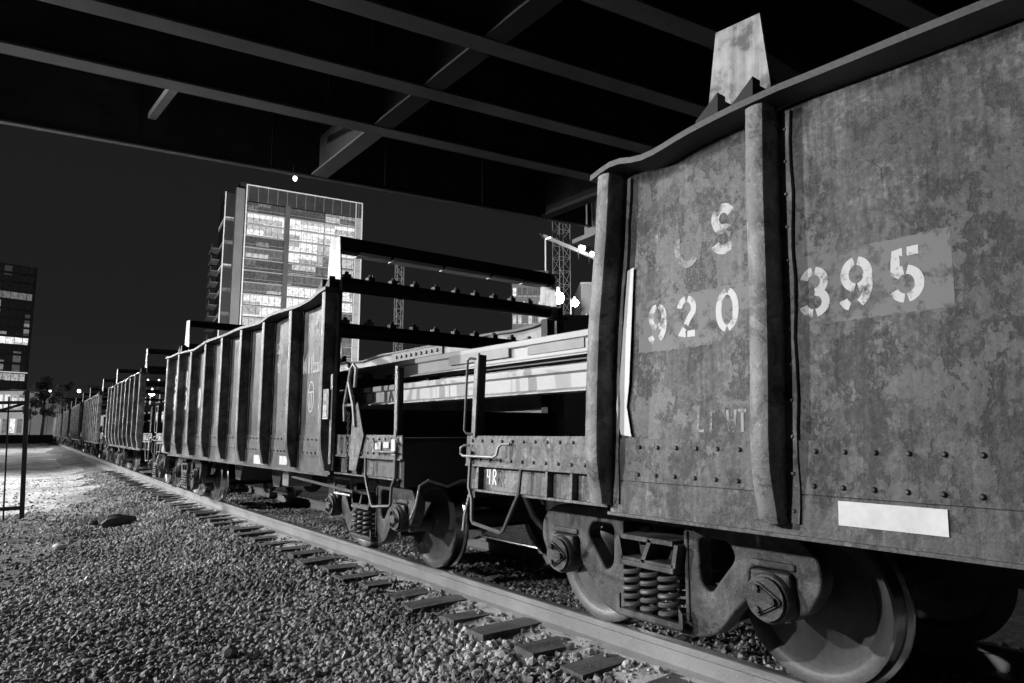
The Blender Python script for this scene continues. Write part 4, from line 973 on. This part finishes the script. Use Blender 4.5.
# jib arm with lamps
def seg(parent, p, q, r_, name, mat):
    Mi = parent.matrix_basis.inverted(); m = MB(); m.bar(Mi @ p, Mi @ q, r_, r_ * 1.4); return m.build(name, mat, parent)
seg(c1, at(543, 236, 138), at(600, 260, 138), .5, 'jib', M['cranem'])
def floodlamp(x, y, depth, r_, power, label, ground=True, emis=60):
    p = at(x, y, depth); e_ = empty('floodlight', p); tag(e_, label, 'lamp', 'site and street lamps')
    m = MB(); m.lathe([(-r_, 0), (-r_ * .7, r_ * .7), (0, r_), (r_ * .7, r_ * .7), (r_, 0)], axis='Z', n=16); g_ = m.build('bulb', glow('flood_glow', 1, emis), e_)
    m = MB(); m.tube([(0, 0, r_ * 1.1), (0, .1, r_ * 1.6)], r_ * .3, 6)
    m.tube([(0, .35 + r_, -p.z if ground else -2), (0, .35 + r_, r_ * 1.2), (0, 0, r_ * 1.3)], max(.05, r_ * .15), 6); m.build('pole', M['dkfac'], e_)
    if power:
        l = bpy.data.lights.new('flood_light', 'POINT'); l.energy = power; l.shadow_soft_size = r_; lo = bpy.data.objects.new('flood_light', l); COL.objects.link(lo); lo.parent = e_; lo.location = (0, -r_ * 2.5, 0)
    return e_
floodlamp(558, 298, 100, .95, 60000, 'blazing site floodlight in front of the crane mast')  # bulb oversized so its shape carries the lamp's glare
floodlamp(575, 303, 104, .6, 0, 'second smaller floodlight right of the blazing one', emis=30)
floodlamp(582, 248, 136, .7, 0, 'lamp hung from the crane arm', False, 20)
floodlamp(592, 254, 136, .5, 0, 'outer lamp at the tip of the crane arm', False, 14)
floodlamp(561, 336, 95, .2, 0, 'low lamp under the blazing floodlight', True, 8)
floodlamp(578, 330, 96, .15, 0, 'low lamp right of the one under the floodlight', True, 8)
floodlamp(152, 393, 48, .22, 1500, 'street lamp glowing in the gap behind the third car', True, 20)
floodlamp(79, 391, 110, .25, 0, 'small street lamp above the farthest cars', True, 12)
floodlamp(50, 391, 130, .2, 0, 'small street lamp above the grey low building', True, 6)
floodlamp(148, 380, 60, .07, 0, 'tiny lamp above the street lamp in the gap', True, 6)
floodlamp(159, 380, 60, .07, 0, 'tiny lamp nearest the second car end', True, 6)
# lamp pole on the construction block
p = at(545.5, 238, 128); q = at(545.5, 271, 128)
lpole = empty('roof_lamp', q); tag(lpole, 'pole with a two-armed lamp head on top of the unfinished block', 'lamp')
m = MB(); m.tube([(0, 0, 0), (0, 0, p.z - q.z)], .14, 8); m.build('pole', surf('pale_pole', .6, .7, 1, .6, 0), lpole)
m = MB(); m.bar(Vector((0, 0, p.z - q.z)), Vector((.9, -.6, p.z - q.z + .4)), .35, .25); m.build('lamp_head', glow('roof_lamp_glow', 1, .8), lpole)
m = MB(); m.bar(Vector((0, 0, p.z - q.z)), Vector((-.9, .6, p.z - q.z + 1.1)), .3, .25); m.build('arm', M['dkfac'], lpole)

# ------------------------------------------------------------------ distant trees and boundary wall
def tree(x, ytop, depth, wpx, label):
    p = at(x, ytop, depth); H = p.z + .4; w_ = wpx * depth / F / 2
    e_ = empty('tree', (p.x, p.y, -.4)); tag(e_, label, 'tree', 'distant trees beyond the train')
    m = MB(); m.tube([(0, 0, 0), (.1, 0, H * .3), (0, .1, H * .7)], [.28, .2, .06], 8)
    for i in range(6): a = i * 1.1; m.tube([(0, 0, H * (.3 + .05 * i)), (w_ * .6 * math.cos(a), w_ * .6 * math.sin(a), H * (.5 + .06 * i))], [.1, .03], 5)
    m.build('trunk', M['tie'], e_)
    n = 1500; c = MB(); r_ = random.Random(int(x))
    cl = [(r_.uniform(-.7, .7) * w_, r_.uniform(-.7, .7) * w_, H * r_.uniform(.4, .92), r_.uniform(.25, .5) * w_) for _ in range(14)]
    for i in range(n):
        k_ = cl[i % 14]; d = Vector((r_.gauss(0, 1), r_.gauss(0, 1), r_.gauss(0, 1))).normalized() * k_[3] * r_.random() ** .4; s_ = r_.uniform(.12, .3)
        o_ = Vector(k_[:3]) + d; o_.z = min(o_.z, H); a = Vector((r_.gauss(0, 1), r_.gauss(0, 1), r_.gauss(0, 1))).normalized() * s_; b = a.orthogonal().normalized() * s_ * .6
        c.add([o_ - a, o_ + b, o_ + a, o_ - b], [(0, 1, 2, 3)])
    c.build('crown', M['leafm'], e_)
M['leafm'] = surf('leaves', .04, .08, .6, .7, 0)
tree(47, 372, 120, 22, 'leafy tree left of the small street lamp')
tree(64, 376, 135, 20, 'round tree just left of the farthest cars')
tree(33, 380, 125, 14, 'small tree beside the lit storefront')
tree(92, 381, 150, 20, 'tree crown peeping above the farthest cars')
A = at(-60, 432, 100); B = at(60, 432, 100)
m = MB(); m.bar((A.x, A.y, .2), (B.x, B.y, .2), .25, 1.3); tag(m.build('boundary_wall', M['dkfac']), 'low dark boundary wall along the far side of the yard', 'wall')

# ------------------------------------------------------------------ gate
gt = empty('metal_gate', (.62, 16.6, -.42), R(172)); gt.rotation_euler = (R(0), R(2.2), R(172)); tag(gt, 'black metal bar gate standing open at the left edge', 'gate')
m = MB(); H = 2.25
m.bar((0, 0, -.02), (0, 0, H + .22), .075); m.build('gate_post', M['black'], gt)
m = MB(); m.bar((.03, 0, .22), (3, 0, .22), .07); m.bar((.03, 0, H), (3, 0, H), .06); m.bar((.03, 0, H - .17), (3, 0, H - .17), .04); m.bar((.03, 0, H - .02), (2.2, 0, H - .75), .05); m.bar((3, 0, 0), (3, 0, H), .07); m.build('gate_frame', M['black'], gt)
for i in range(1, 10): m = MB(); m.bar((i * .29, 0.0, .0), (i * .29, 0.0, H + .12), .026); m.build('gate_bar', M['black'], gt)
